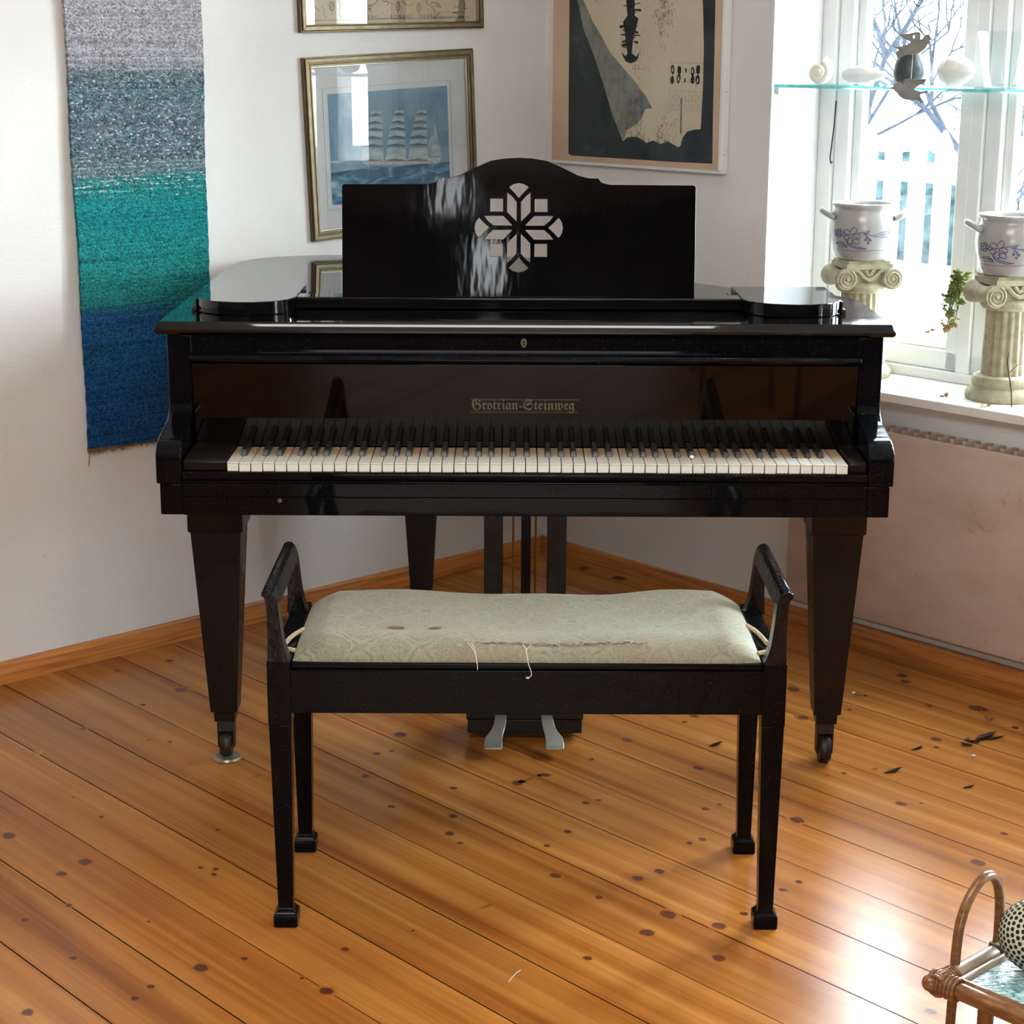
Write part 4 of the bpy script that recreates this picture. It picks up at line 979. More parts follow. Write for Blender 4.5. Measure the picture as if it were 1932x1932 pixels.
for k in range(44):
    x = random.uniform(-.11, .25); y = random.uniform(3.060, 3.073); a_ = random.uniform(0, 6.28); l_ = random.uniform(.004, .014)
    p = [ct(x, y), ct(x + l_ * .5 * cos(a_) + random.uniform(-.003, .003), y + l_ * .3 * sin(a_), .0025), ct(x + l_ * cos(a_), y + l_ * .5 * sin(a_))]
    w.tube(p, .00045, 4)
w.tube([ct(-.070, 3.066), ct(-.064, 3.052), (-.0612, 3.0415, .512), (-.059, 3.0365, .500), (-.0585, 3.0355, .4885)], .0007, 5)
w.tube([ct(-.076, 3.066), ct(-.068, 3.054), (-.0622, 3.0415, .514), (-.0600, 3.0365, .500)], .0006, 5)
w.tube([ct(.020, 3.066), ct(.0255, 3.055), (.0275, 3.0412, .510), (.0300, 3.0362, .498), (.0345, 3.0332, .487), (.0350, 3.0325, .480), (.0310, 3.0322, .4765)], .0008, 5)
w.tube([ct(.034, 3.067), ct(.0265, 3.055)], .0006, 5); w.sphere((.0285, 3.0322, .4755), .0023, 2, 0, (1.5, .7, .8))
w.build('loose_thread', M['thread'], cush, I4)
# plaited cords at both ends
for pts in ([(-.404, 3.10, .5045), (-.399, 3.13, .509), (-.390, 3.16, .511), (-.376, 3.185, .513)], [(-.402, 3.10, .5055), (-.398, 3.09, .508), (-.390, 3.085, .508), (-.379, 3.082, .507)],
            [(.456, 3.13, .508), (.450, 3.16, .510), (.442, 3.19, .512), (.430, 3.215, .514)], [(.457, 3.10, .507), (.450, 3.085, .508), (.442, 3.08, .508), (.433, 3.078, .507)]):
    w = B(); w.tube(catmull(pts, 6), .0042, 8); w.build('cord', M['cord'], bench, I4)

# ================================================================== WINDOW SILL OBJECTS
TOP = .695
def pedestal(name_loc, label, yaw):
    x, y = name_loc
    M0 = Matrix.Translation((x, y, TOP)) @ Matrix.Rotation(yaw, 4, 'Z')
    r = thing('column_pedestal', label, 'pedestal', group='stone pedestals on the window sill', M0=M0)
    w = B(); w.lathe([(.086, .0005), (.089, .006), (.089, .016), (.083, .026), (.074, .031), (.071, .034), (.074, .040), (.075, .050), (.071, .058), (.062, .062), (.0005, .063)], n=48); w.build('plinth', M['stone'], r, M0)
    w = B(); n = 96; rings = []
    for z, rr in ((.060, .054), (.07, .0535), (.15, .0515), (.215, .0500), (.225, .0505)):
        rings.append([((rr - .0052 * max(0, cos(16 * 2 * pi * i / n)) ** .6) * cos(2 * pi * i / n), (rr - .0052 * max(0, cos(16 * 2 * pi * i / n)) ** .6) * sin(2 * pi * i / n), z) for i in range(n)])
    w.loft(rings); w.build('shaft', M['stone'], r, M0, ang=60)
    # capital: local -y is the front face
    w = B()
    w.lathe([(.0005, .222), (.052, .222), (.060, .226), (.066, .234), (.066, .242), (.058, .250), (.0005, .251)], n=48)
    w.box(-.052, .052, -.052, .052, .245, .287)
    w.box(-.062, .062, -.060, .060, .286, .300); w.box(-.057, .057, -.056, .056, .300, .3075)
    for fs in (-1, 1):
        w.tube([(-.058, fs * .048, .286), (-.03, fs * .056, .281), (-.014, fs * .058, .264), (0, fs * .059, .258), (.014, fs * .058, .264), (.03, fs * .056, .281), (.058, fs * .048, .286)], .006, 8)
        for (lx, lz) in ((-.010, .281), (.010, .281), (0, .270), (-.006, .276), (.006, .273)): w.sphere((lx, fs * .057, lz), .0065, 1, 0, (1, .6, 1))
    for sx_ in (-1, 1):
        for zz_, rr in ((0, 1),):
            # scroll bolster running front to back, pinched in the middle
            prof_ = [(-.064, .027), (-.060, .0285), (-.045, .027), (-.02, .021), (0, .019), (.02, .021), (.045, .027), (.060, .0285), (.064, .027)]
            w.loft([[(sx_ * .062 + r2 * cos(2 * pi * i / 28), yy, .261 + r2 * sin(2 * pi * i / 28)) for i in range(28)] for yy, r2 in prof_])
        for fs in (-1, 1):
            sp_ = []
            for k in range(40):
                t = k / 39 * 2.4 * 2 * pi; rr = .0245 * (1 - k / 39 * .85)
                sp_.append((sx_ * .062 - sx_ * rr * sin(t + .4) , fs * .0645, .261 + rr * cos(t + .4)))
            w.tube(sp_, .0028, 6); w.sphere((sx_ * .062, fs * .064, .261), .0055, 2)
    w.build('scroll_capital', M['stone'], r, M0, ang=50)
    return r
pA = wp(1.097, -.105, 0); pB = wp(1.541, -.105, 0)
yawA = atan2(-.98, .17) + pi / 2
pedestal((pA.x, pA.y), 'pale stone column pedestal nearer the window reveal, left on the sill', yawA)
pedestal((pB.x, pB.y), 'pale stone column pedestal on the sill beside trailing leaves, shown down to its base', yawA + .04)
def pot(p, label, z0, rot_):
    M0 = Matrix.Translation((p.x, p.y, z0))
    r = thing('stoneware_pot', label, 'pot', group='stoneware pots on the pedestals', M0=M0)
    w = B(); prof_ = [(.0005, .0005), (.064, .0005), (.068, .004), (.075, .022), (.0835, .055), (.0865, .080), (.0850, .104), (.0790, .124), (.0765, .131), (.0780, .135), (.0845, .139), (.0860, .142), (.0845, .1455), (.0775, .1455), (.0735, .141), (.0735, .128), (.080, .10), (.081, .08), (.070, .02), (.060, .010), (.0005, .010)]
    w.lathe(prof_, n=64); w.build('body', M['glaze'], r, M0, ang=60)
    def rad(z):
        for (r1, z1), (r2, z2) in zip(prof_[1:12], prof_[2:13]):
            if z1 <= z <= z2: return r1 + (r2 - r1) * (z - z1) / max(1e-6, z2 - z1)
        return .08
    for sg in (-1, 1):
        w = B(); an = rot_ + (pi * .5 + sg * pi * .5) + .12 * sg
        d = Vector((cos(an), sin(an), 0)); t = Vector((-sin(an), cos(an), 0))
        pts = [tuple(d * .081 + t * -.030 + Vector((0, 0, .108))), tuple(d * .097 + t * -.024 + Vector((0, 0, .117))), tuple(d * .110 + t * 0 + Vector((0, 0, .125))), tuple(d * .097 + t * .024 + Vector((0, 0, .117))), tuple(d * .081 + t * .030 + Vector((0, 0, .108)))]
        w.tube([tuple(Vector(q) + Vector((p.x, p.y, z0))) for q in catmull(pts, 5)], .0085, 10); w.build('handle', M['glaze'], r, I4, ang=60)
    # line drawing
    fwd = atan2(-p.y, -p.x)
    w = B()
    def S(pts, r_=.0010):
        out = []
        for (x, y) in pts:
            z = (1700 - y) / 2840 / .95 + .002; rr = rad(z) + .0004; u = max(-.95, min(.95, (x - 828) / 2840 / rr)); th = fwd + asin(u)
            out.append((p.x + rr * cos(th), p.y + rr * sin(th), z0 + z))
        w.tube(out, r_, 5)
    C0 = (737, 1530)
    S([(C0[0] + 14 * cos(t), C0[1] + 14 * sin(t)) for t in [k * pi / 6 for k in range(13)]])
    for k, (tx, ty) in enumerate(((772, 1468), (690, 1488), (688, 1545), (735, 1588), (800, 1580), (808, 1530))):
        dx, dy = tx - C0[0], ty - C0[1]; l_ = sqrt(dx * dx + dy * dy); ux, uy = dx / l_, dy / l_; wdt = 20
        side = lambda sg: [(C0[0] + ux * l_ * t + -uy * sg * wdt * sin(pi * min(1, t * .95)) ** .8, C0[1] + uy * l_ * t + ux * sg * wdt * sin(pi * min(1, t * .95)) ** .8) for t in (.25, .4, .55, .7, .85, 1.0)]
        S(side(1)); S(side(-1))
    S([(790, 1505), (840, 1502), (875, 1488), (860, 1508), (830, 1512)]); S([(830, 1510), (890, 1522), (960, 1500), (1005, 1492), (1018, 1505), (960, 1515), (900, 1528)]); S([(900, 1528), (960, 1535), (1008, 1534), (970, 1520)])
    S([(835, 1512), (860, 1530), (870, 1560)]); S([(855, 1525), (845, 1550)]); S([(862, 1532), (882, 1552)])
    for bx_, by_ in ((845, 1553), (866, 1575), (882, 1556)): S([(bx_ + 6 * cos(t), by_ + 7 * sin(t)) for t in [k * pi / 4 for k in range(9)]])
    for k in range(5):
        t0 = 2 * pi * k / 5; S([(650 + 20 * cos(t0 + .0) + 11 * cos(t), 1515 + 20 * sin(t0) + 11 * sin(t)) for t in [q * pi / 4 for q in range(9)]])
    S([(668, 1525), (695, 1540)]); S([(705, 1560), (720, 1590), (750, 1605), (800, 1618), (855, 1612), (820, 1608), (770, 1600), (735, 1580)])
    S([(712, 1600), (680, 1575), (645, 1580), (635, 1592), (680, 1590), (712, 1605)]); S([(718, 1612), (680, 1605), (650, 1608)]); S([(705, 1590), (668, 1588)])
    S([(640 + k * 20, 1630 + 3 * sin(k / 3)) for k in range(19)], .0005)
    w.build('floral_drawing', M['cobalt'], r, I4)
    return r
pot(pA, 'pale glazed two-handled pot with blue flowers, on the left pedestal', TOP + .3078, radians(-8))
pot(pB, 'pale glazed two-handled pot with blue flowers, on the pedestal at the right edge', TOP + .3078, radians(-8))
# trailing plant behind the right pot
r = thing('trailing_plant', 'trailing succulent with small green and dry leaves hanging beside the right pedestal', 'plant', tuple(wp(1.45, -.13, 1.0)))
random.seed(21)
def leaf(w, p, d, size, mi=0, wid=.4):
    d = Vector(d).normalized(); sd = d.cross(Vector((.3, .5, .8))).normalized() * size * wid; p = Vector(p); u = d.cross(sd).normalized() * size * .12
    a = p; c = p + d * size; m1 = p + d * size * .45 + sd; m2 = p + d * size * .45 - sd; mm = p + d * size * .5 + u
    for f in ((a, m1, mm), (m1, c, mm), (c, m2, mm), (m2, a, mm)): w.face([tuple(v) for v in f], mi)
wS = B(); wG = B(); wD = B()
for k in range(5):
    s0 = 1.418 + random.uniform(-.016, .014); pts = [wp(s0 + .004, -.082, 1.0)]
    for q in range(7): pts.append(wp(s0 - .006 * q * random.uniform(.2, 1), -.075 + random.uniform(-.01, .01), .992 - q * random.uniform(.012, .024)))
    wS.tube([tuple(v) for v in pts], .0013, 5)
    for v in pts[1:]:
        for j in range(5):
            d = (random.uniform(-1, 1), random.uniform(-1, .4), random.uniform(-1.2, .5)); leaf(wG if v.z > .90 or random.random() < .3 else wD, v, d, random.uniform(.012, .024))
wS.build('stem', M['leafdark'], r); wG.build('green_leaves', M['leafgreen'], r, smooth=False); wD.build('dry_leaves', M['leafdry'], r, smooth=False)
# dry twig and petals on the sill
w = B(); q0 = wp(1.62, -.02, .697); q1 = wp(1.60, -.03, .80)
w.tube([tuple(wp(1.632, -.012, .6975)), tuple(wp(1.622, -.02, .74)), tuple(wp(1.606, -.03, .775)), tuple(wp(1.598, -.034, .800)), tuple(wp(1.598, -.036, .825))], [.0016, .002, .002, .0026, .0012], 6)
w.tube([tuple(wp(1.606, -.03, .775)), tuple(wp(1.618, -.035, .79)), tuple(wp(1.63, -.03, .80))], .001, 5)
tag(w.build('dry_twig', M['leafdark']), 'thin dry twig leaning at the foot of the right pedestal', 'twig')
random.seed(31)
for k, (s, o_, lab) in enumerate(((1.44, -.005, 'curled dry leaf on the sill left of the right pedestal'), (1.585, .03, 'crumpled dry leaf on the sill edge before the right pedestal'), (1.21, -.03, 'dry leaf on the sill close to the piano corner'))):
    w = B(); p = wp(s, o_, TOP + .002)
    for j in range(4): leaf(w, (p.x + random.uniform(-.012, .012), p.y + random.uniform(-.006, .006), p.z), (random.uniform(-1, 1), random.uniform(-1, 1), random.uniform(.05, .5)), .016)
    tag(w.build('dry_leaf', M['leafdry'], smooth=False), lab, 'leaf')

# glass shelf across the reveal
SZ = 1.440
r = thing('glass_shelf', 'greenish glass shelf across the window at top right', 'shelf', M0=WM @ Matrix.Translation((S0, .1, SZ)))
w = B(); w.box(S0 + .0045, S1 - .002, .004, .165, SZ - .004, SZ + .004)
for f_ in w.bm.faces: f_.normal_update(); f_.material_index = 1 if abs(f_.normal.z) > .9 else 0
w.build('glass_board', [M['shelfglass'], M['pane']], r, WM, smooth=False)
for s in (S0 + .0045, S1 - .014):
    w = B(); w.box(s, s + .012, .008, .165, SZ - .022, SZ - .0045); w.build('bracket', M['trimwhite'], r, WM, bevel=.002)
ST = SZ + .0043
def shell_spiral(name, c, size, axis_yaw, mats, label):
    """coiled snail-like shell: a growing tube on a conical spiral"""
    w = B(); pts = []; rs = []
    for k in range(70):
        t = k / 69; th = t * 3.2 * 2 * pi; g = math.exp(-2.3 * (1 - t))
        pts.append((size * .52 * g * cos(th), -size * .55 * (1 - g), size * .52 * g * sin(th))); rs.append(size * .40 * g + .0004)
    w.tube(pts, rs, 14)
    zmin = min(v.co.z for v in w.bm.verts)
    M0 = WM @ Matrix.Translation((c[0], -c[1], ST - zmin + .0003)) @ Matrix.Rotation(axis_yaw, 4, 'Z')
    return tag(w.build(name, mats, None, M0, ang=70), label, 'shell')
shell_spiral('snail_shell', (.945, -.085), .046, .5, M['shell'], 'cream coiled shell at the left end of the glass shelf')
def conch(c, ln, rr, yaw, mat_, label, name='conch_shell'):
    w = B(); n = 26; rings = []
    for k in range(15):
        t = k / 14; x = (t - .5) * ln; ra = rr * (sin(pi * min(1, t ** .75)) ** .8 + .02) * (1 + .08 * sin(k * 2.4))
        rings.append([(x, ra * cos(2 * pi * i / n) * (1 + .06 * cos(6 * 2 * pi * i / n)), ra * sin(2 * pi * i / n) * .9) for i in range(n)])
    w.loft(rings); w.tube([(ln * .25, -rr * .5, -rr * .2), (0, -rr * .92, rr * .05), (-ln * .25, -rr * .6, 0)], rr * .09, 8)
    zmin = min(v.co.z for v in w.bm.verts); M0 = WM @ Matrix.Translation((c[0], -c[1], ST - zmin + .0003)) @ Matrix.Rotation(yaw, 4, 'Z')
    return tag(w.build(name, mat_, None, M0, ang=70), label, 'shell')
conch((1.085, -.09), .13, .026, .15, M['shellwhite'], 'long low white shell on the glass shelf between the coiled shell and dark stone', 'spindle_shell')
conch((1.37, -.085), .115, .040, -.2, M['shellwhite'], 'big rounded white shell on the glass shelf right of the dark stone')
# dark egg-shaped stone on the shelf
w = B(); w.lathe([(.0005, 0), (.020, .0005), (.034, .012), (.0405, .030), (.038, .052), (.029, .074), (.018, .088), (.008, .094), (.0005, .0955)], n=36)
pe = wp(1.228, -.085, ST + .0003); tag(w.build('egg_stone', M['egg'], None, Matrix.Translation(pe), ang=70), 'dark egg-shaped stone on the glass shelf behind the hanging birds', 'stone')
# flared clear glass vase
w = B(); w.lathe([(.0005, .0005), (.038, .0005), (.042, .004), (.048, .05), (.056, .10), (.064, .132), (.0615, .132), (.054, .10), (.046, .05), (.040, .010), (.0005, .008)], n=48)
pv = wp(1.497, -.083, ST + .0003); tag(w.build('glass_vase', M['vaseglass'], None, Matrix.Translation(pv), ang=60), 'flared clear glass vase at the right end of the glass shelf', 'vase')
# bird mobile hanging in front of the shelf
r = thing('bird_mobile', 'hanging mobile of two flat brown birds below a wire ring, before the window', 'mobile', tuple(wp(1.325, .03, 1.65)))
def bird(pts, hole, name):
    me = curve_mesh(name, [pts, [(hole[0] + .0035 * cos(t), hole[1] + .0035 * sin(t)) for t in [k * pi / 6 for k in range(12)]]], .003, .0003); me.materials.append(M['birdwood']); return me
K = 1 / 6.192 / 785                       # photo crop units to metres
FD = Matrix.Rotation(radians(90), 4, 'X')
def bm_at(s, z, yaw): 
    p = wp(s, .03, z); return Matrix.Translation(p) @ Matrix.Rotation(yaw, 4, 'Z') @ FD
b1 = [(460, 418), (520, 422), (600, 410), (650, 400), (690, 392), (722, 405), (728, 440), (725, 475), (745, 478), (770, 448), (800, 420), (835, 432), (855, 462), (875, 480), (845, 490), (825, 530), (795, 580), (750, 620), (690, 645), (620, 652), (560, 655), (520, 670), (480, 690), (460, 700), (450, 650), (450, 615), (480, 600), (420, 562), (480, 568), (530, 548), (600, 528), (610, 512), (570, 490), (530, 470), (510, 450)]
b2 = [(385, 1040), (415, 1020), (430, 985), (465, 968), (500, 980), (525, 1008), (538, 1005), (540, 965), (560, 930), (610, 928), (680, 938), (760, 935), (822, 925), (790, 965), (740, 1000), (690, 1025), (665, 1045), (690, 1062), (760, 1075), (850, 1062), (810, 1092), (755, 1108), (750, 1130), (780, 1170), (808, 1215), (770, 1200), (720, 1175), (640, 1175), (560, 1168), (500, 1130), (455, 1075), (430, 1050)]
cv = lambda pts, c: [((x - c[0]) * K, -(y - c[1]) * K) for x, y in pts]
yawB = 0.12
place('bird', bird(list(reversed(cv(b1, (650, 530)))), ((652 - 650) * K, -(450 - 530) * K), 'bird'), r, bm_at(1.318, 1.547, yawB))
place('bird', bird(list(reversed(cv(b2, (620, 1050)))), (0, (1050 - 978) * K), 'bird'), r, bm_at(1.314, 1.440, yawB))
me = curve_mesh('ring', [[(.0125 * cos(t), .0140 * sin(t)) for t in [k * pi / 16 for k in range(32)]], [(.0102 * cos(t), .0117 * sin(t)) for t in [k * pi / 16 for k in range(32)]]], .0012); me.materials.append(M['wirem'])
place('wire_ring', me, r, bm_at(1.325, 1.648, yawB))
w = B(); c1 = wp(1.3145, .029, 1.46); w.tube([tuple(wp(1.325, .03, 1.664)), tuple(wp(1.325, .03, 2.119))], .0006, 5); w.tube([tuple(wp(1.319, .03, 1.563)), tuple(wp(1.323, .03, 1.64))], .0005, 5)
w.tube([tuple(wp(1.317, .029, 1.528)), tuple(wp(1.315, .029, 1.457))], .0008, 5); w.build('string', M['thread'], r)

# ================================================================== RATTAN TABLE
TC = Vector((.518, 2.009, .45)); e1 = (WM.to_3x3() @ Vector((1, 0, 0))); e2 = (LM.to_3x3() @ Vector((1, 0, 0)))
def tp(a, c, z=0): return tuple(TC + e1 * a + e2 * c + Vector((0, 0, z)))
r = thing('rattan_tray_table', 'low rattan tray table with glass top and arched handle at bottom right', 'table', (TC.x + .25, TC.y, 0))
TA, TB = .46, .40
w = B(); w.tube([tp(-.008, 0), tp(TA + .008, 0)], .0105, 12); w.build('front_rail', M['rattan'], r, ang=70)
w = B(); w.tube([tp(-.008, TB), tp(TA + .008, TB)], .0105, 12); w.build('rear_rail', M['rattan'], r, ang=70)
for a in (0, TA):
    w = B(); w.tube([tp(a, -.006, .002), tp(a, TB + .006, .002)], .0095, 12); w.tube([tp(a + (.016 if a == 0 else -.016), .012, .001), tp(a + (.016 if a == 0 else -.016), TB - .012, .001)], .006, 10); w.build('side_rail', M['cane_grey'], r, ang=70)
w = B(); w.tube([tp(.012, .014, .004), tp(TA - .012, .014, .004)], .0048, 10); w.tube([tp(.012, TB - .014, .004), tp(TA - .012, TB - .014, .004)], .0048, 10); w.build('inner_cane', M['rattan'], r, ang=70)
w = B(); w.loft([[tp(.02, .02, -.002), tp(TA - .02, .02, -.002), tp(TA - .02, TB - .02, -.002), tp(.02, TB - .02, -.002)], [tp(.02, .02, .002), tp(TA - .02, .02, .002), tp(TA - .02, TB - .02, .002), tp(.02, TB - .02, .002)]]); w.build('glass_top', M['ribglass'], r)
# corner bindings: wound cane
for a, c in ((0, 0), (TA, 0), (0, TB), (TA, TB)):
    sa = 1 if a == 0 else -1; sc2 = 1 if c == 0 else -1
    w = B()
    for k in range(7):
        d = -.010 + k * .0055
        w.tube([tuple(Vector(tp(a + sa * d, c)) + e2 * (.0128 * cos(t)) + Vector((0, 0, .0128 * sin(t)))) for t in [q * pi / 6 for q in range(13)]], .003, 6)
        w.tube([tuple(Vector(tp(a, c + sc2 * d)) + e1 * (.0122 * cos(t)) + Vector((0, 0, .0122 * sin(t)))) for t in [q * pi / 6 for q in range(13)]], .0028, 6)
    w.sphere(tp(a - sa * .009, c - sc2 * .009), .0105, 3)
    w.build('corner_binding', M['rattan'], r, ang=70)
    w = B(); w.tube([tp(a + sa * .045, c + sc2 * .03, -.004), tp(a + sa * .045, c + sc2 * .03, -.4495)], .010, 12); w.build('leg', M['rattan'], r, ang=70)
w = B(); w.tube([tp(0, TB * .29, -.004), tp(0, TB * .3, .010)], .0112, 12); w.build('binding', M['leafdark'], r)
def archpts(a, lean):
    out = []
    for c, z in ((.030, -.20), (.034, -.10), (.036, -.02), (.037, .03), (.041, .060), (.052, .084), (.070, .101), (.089, .1085), (.106, .104), (.119, .088), (.126, .066), (.128, .035), (.128, .0)):
        out.append(tp(a - lean * max(0, z), c, z))
    return catmull(out, 4)
for a, ln_ in ((-.006, 0), (TA + .006, 0)):
    w = B(); w.tube(archpts(a, ln_), .0062, 12); w.build('arched_handle', M['rattan'], r, ang=70)
for c in (.03, TB - .03):
    w = B(); w.tube([tp(.046, c, -.25), tp(TA - .046, c, -.25)], .007, 10); w.build('stretcher', M['rattan'], r, ang=70)
# perforated cream dome on the glass top
cd = Vector(tp(.058, .112, .0)); RD = .047; cd.z = .4526 + RD * .93
w = B(); w.sphere(cd, RD, 4, 0, (1, 1, .93))
tmp = bmesh.new(); bmesh.ops.create_icosphere(tmp, subdivisions=4, radius=1)
# hexagon-packed perforations along rings
nr = 20
for i in range(1, nr):
    ph = pi * i / nr; m_ = max(1, int(round(2 * pi * sin(ph) / (pi / nr * 1.02))))
    for j in range(m_):
        th = 2 * pi * (j + .5 * (i % 2)) / m_; n_ = Vector((sin(ph) * cos(th), sin(ph) * sin(th), cos(ph)))
        n_ = Matrix.Rotation(radians(60), 3, 'X') @ n_
        p = cd + Vector((n_.x * RD, n_.y * RD, n_.z * RD * .93)); nn = n_
        u = nn.orthogonal().normalized(); v_ = nn.cross(u)
        w.face([tuple(p + nn * .0004 + (u * cos(t) + v_ * sin(t)) * .0027) for t in [k * pi / 4 for k in range(8)]], 1)
tmp.free()
w.lathe([(.0005, -.0), (.030, 0), (.032, .003), (.030, .006), (.0005, .0065)], n=32) if False else None
tag(w.build('perforated_dome', [M['cream'], M['hole']], None, I4, ang=80), 'cream perforated round dome standing on the rattan tray table', 'dome')

# ================================================================== LITTER ON THE FLOOR
random.seed(41)
def litter(kind, p, lab, yaw=0, size=.03):
    w = B(); x, y = p
    if kind == 'leaf':
        for j in range(3): leaf(w, (x + random.uniform(-.004, .004), y + random.uniform(-.004, .004), .0025), (cos(yaw + random.uniform(-.3, .3)), sin(yaw + random.uniform(-.3, .3)), random.uniform(.02, .14)), size, 0, .16)
        nm, mt = 'dry_leaf', M['leafdark']
    elif kind == 'green':
        for j in range(5): leaf(w, (x + random.uniform(-.014, .014), y + random.uniform(-.006, .006), .002), (cos(yaw + random.uniform(-1, 1)), sin(yaw + random.uniform(-1, 1)), random.uniform(.02, .2)), size * .55, 0, .3)
        nm, mt = 'leaf_sprig', M['sprig']
    elif kind == 'flake':
        w.sphere((x, y, .0042), .0045, 1, 0, (1.2, .8, .8)); nm, mt = 'plaster_flake', M['bulb']
    elif kind == 'star':
        for j in range(6): leaf(w, (x, y, .002), (cos(j * 1.05), sin(j * 1.05), .2), size * .5, 0, .2)
        w.tube([(x, y, .003), (x - .004, y + .03, .006), (x - .006, y + .05, .004)], .0012, 5); nm, mt = 'dry_flower', M['leafdry']
    o = w.build(nm, mt, smooth=False); tag(o, lab, {'dry_leaf': 'leaf', 'leaf_sprig': 'leaf', 'plaster_flake': 'flake', 'dry_flower': 'flower'}[nm]); return o
litter('flake', (.839, 4.276), 'white plaster flake on the floor close to the right piano caster')
litter('green', (.853, 4.262), 'small green leaf bit beside a white flake near the right piano leg', 0, .02)
litter('star', (1.129, 4.104), 'dried flower with a stalk on the floor under the radiator')
litter('green', (1.049, 3.96), 'dark green leaf sprig lying among curled leaves at the right', .2, .04)
litter('leaf', (1.065, 3.965), 'long curled brown leaf on the floor below the radiator', .55, .075)
litter('leaf', (1.05, 3.935), 'short brown leaf curl just below the green sprig', 2.8, .03)
litter('flake', (1.035, 3.866), 'pale chip on the floor at right below the green sprig')
litter('leaf', (.90, 3.905), 'pale thin leaf bit left of the green sprig', .5, .035)
litter('leaf', (.97, 3.685), 'small striped leaf at the right, nearest the camera', .5, .03)
litter('leaf', (.812, 3.765), 'narrow brown leaf on the floor right of the piano caster', .6, .05)
litter('leaf', (.45, 3.92), 'narrow leaf on the floor under the bench near its right back leg', .4, .04)
w = B(); w.tube([(-.002, 2.835, .0012), (.004, 2.85, .0012), (.011, 2.862, .003), (.018, 2.875, .0012)], .0008, 5)
tag(w.build('loose_string', M['thread']), 'short white thread lying on the floor in front of the bench', 'thread')

# ================================================================== OUTSIDE
w = B(); w.box(-14, 16, .37, 30, -.05, .22); structure(w.build('ground', M['snow'], None, WM), 'snowy ground outside the window')
r = thing('picket_fence', 'white picket fence standing outside the window', 'fence', M0=WM @ Matrix.Translation((-1, 3.55, .22)))
w = B(); w.prism([(0, .22), (.085, .22), (.085, 1.10), (.0425, 1.17), (0, 1.10)], 'y', 3.50, 3.525)
pk = w.build('picket', M['picket'], r, WM, bevel=.004)
random.seed(51)
for k in range(34):
    o = pk if k == 0 else pk.copy()
    if k: COL.objects.link(o)
    o.matrix_basis = WM @ Matrix.Translation((-3.9 + .142 * k, 0, random.uniform(-.02, .02)))
for z in (.42, .92):
    w = B(); w.box(-4, 1.1, 3.53, 3.57, z, z + .09); w.build('fence_rail', M['picket'], r, WM)
def tree(name, base, h, label, cat, group, seed, spread=.5, r0=.035, depth=5, mat_='bark', droop=0):
    random.seed(seed); w = B()
    def grow(p, d, ln, rr, lv):
        pts = [p]; q = p
        for k in range(3):
            d = (d + Vector((random.uniform(-.16, .16), random.uniform(-.16, .16), random.uniform(-.06, .10) - droop))).normalized(); q = q + d * ln / 3; pts.append(q)
        w.tube([tuple(v) for v in pts], [rr * (1 - .13 * k) for k in range(4)], 5 if lv < 3 else 4)
        if lv >= depth: return
        for k in range(3 if lv < 3 else 2):
            dd = (d + Vector((random.uniform(-1, 1), random.uniform(-1, 1), random.uniform(-.25, .6))) * spread * 1.3).normalized()
            grow(pts[random.choice((1, 2, 3))] if k else q, dd, ln * random.uniform(.6, .82), rr * .70, lv + 1)
    b_ = Vector(base); grow(b_, Vector((0, 0, 1)), h, r0, 0)
    return tag(w.build(name, M[mat_], None, I4), label, cat, group)
tree('bare_tree', wp(-1.6, -4.7, .2), .8, 'bare leafless tree behind the picket fence, left in the window', 'tree', 'bare trees outside', 3, .75, .026, 7)
tree('bare_tree', wp(-5.2, -8.4, .2), 1.3, 'bare leafless tree far behind the picket fence, right in the window', 'tree', 'bare trees outside', 9, .7, .034, 7)
tree('bare_tree', wp(-.4, -3.0, .2), .55, 'low bare shrub in front of the picket fence', 'tree', 'bare trees outside', 14, .8, .012, 6)
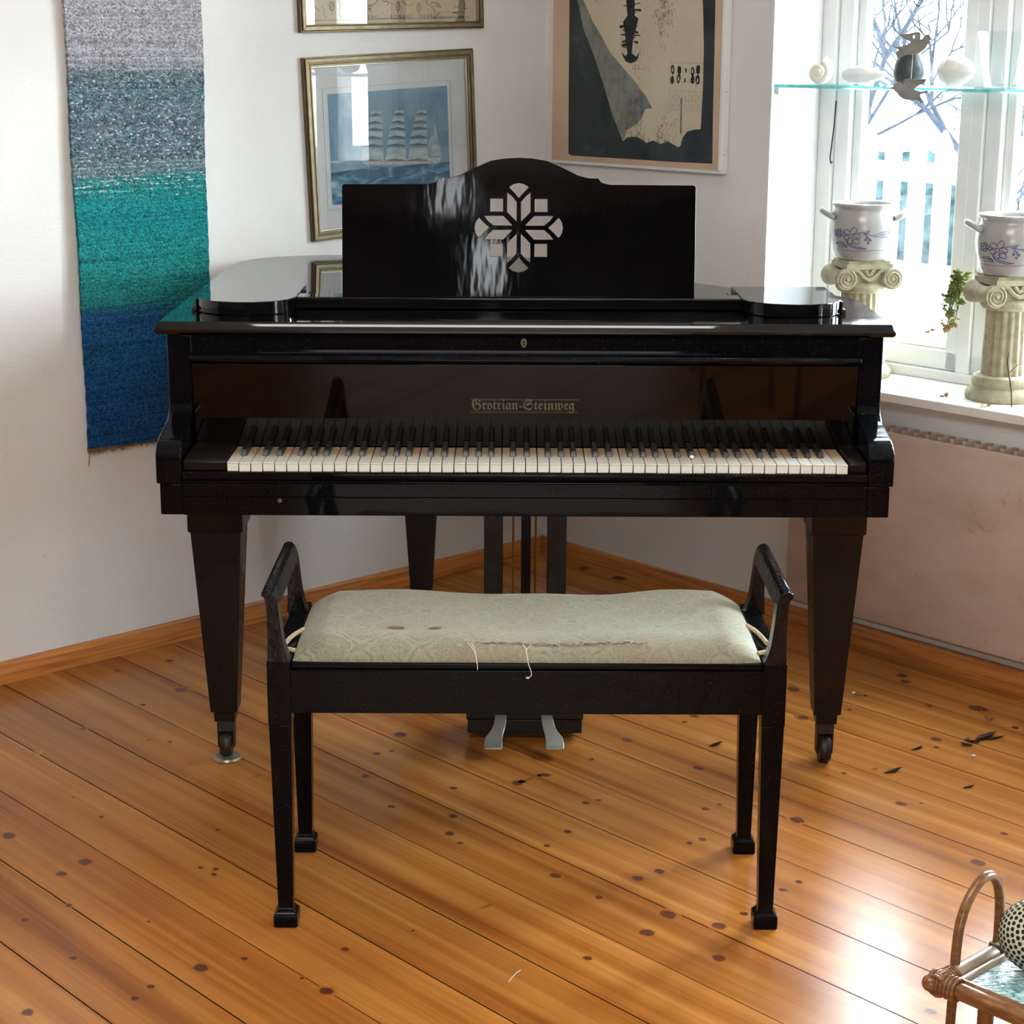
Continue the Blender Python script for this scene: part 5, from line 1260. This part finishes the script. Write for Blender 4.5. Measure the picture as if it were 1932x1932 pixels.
# leafy shrub just outside the glass
r = thing('leafy_shrub', 'low shrub with pale brown leaves just outside the window', 'shrub', tuple(wp(1.05, -1.0, .22)))
random.seed(61); wS = B(); wL = B()
for k in range(16):
    p = wp(1.0 + random.uniform(-.32, .30), -1.0 + random.uniform(-.15, .15), .22); pts = [p]
    d = Vector((random.uniform(-.3, .3), random.uniform(-.3, .3), 1)); hh = random.uniform(.38, .62)
    for q in range(5):
        p = p + d.normalized() * hh / 5; d = d + Vector((random.uniform(-.3, .3), random.uniform(-.3, .3), 0)); pts.append(p)
    wS.tube([tuple(v) for v in pts], [.004 - .0006 * i for i in range(6)], 4)
    for v in pts[2:]:
        for j in range(3): leaf(wL, v, (random.uniform(-1, 1), random.uniform(-1, 1), random.uniform(-.6, .6)), random.uniform(.02, .04))
wS.build('branches', M['bark'], r); wL.build('leaves', M['leafout'], r, smooth=False)
# distant hedge
random.seed(71); w = B(); n = 40; rings = []
for i in range(n + 1):
    x = -9 + 11.5 * i / n; hh = .55 + .25 * random.random(); rings.append([(x, 5.8 + .3 * random.random(), .2), (x, 5.7 + .2 * random.random(), .2 + hh * .6), (x, 6.1 + .2 * random.random(), .2 + hh), (x, 6.6, .2 + hh * .7), (x, 6.7, .2)])
w.loft(rings); tag(w.build('hedge', M['hedge'], None, WM), 'dark hedge behind the picket fence outside', 'hedge')

# ================================================================== LIGHT
wd_ = bpy.data.worlds.new('sky'); SC.world = wd_; wd_.use_nodes = True
bg = wd_.node_tree.nodes['Background']; bg.inputs['Color'].default_value = (.87, .945, 1.0, 1); bg.inputs['Strength'].default_value = SKY
def portal(a, c):
    l_ = bpy.data.lights.new('window_portal', 'AREA'); l_.shape = 'RECTANGLE'; l_.size = c - a; l_.size_y = Z1 - .7; l_.cycles.is_portal = True
    o = bpy.data.objects.new('window_portal', l_); COL.objects.link(o)
    o.matrix_world = WM @ Matrix.Translation(((a + c) / 2, .34, (Z1 + .7) / 2)) @ Matrix.Rotation(radians(-90), 4, 'X')
portal(S0, S1); portal(S2, S3)
def area(nm, loc, size, sy, power, col, rot):
    l_ = bpy.data.lights.new(nm, 'AREA'); l_.shape = 'RECTANGLE'; l_.size = size; l_.size_y = sy; l_.energy = power; l_.color = col
    o = bpy.data.objects.new(nm, l_); COL.objects.link(o); o.location = loc; o.rotation_euler = rot; return o
for a_ in AREAS: area(*a_)
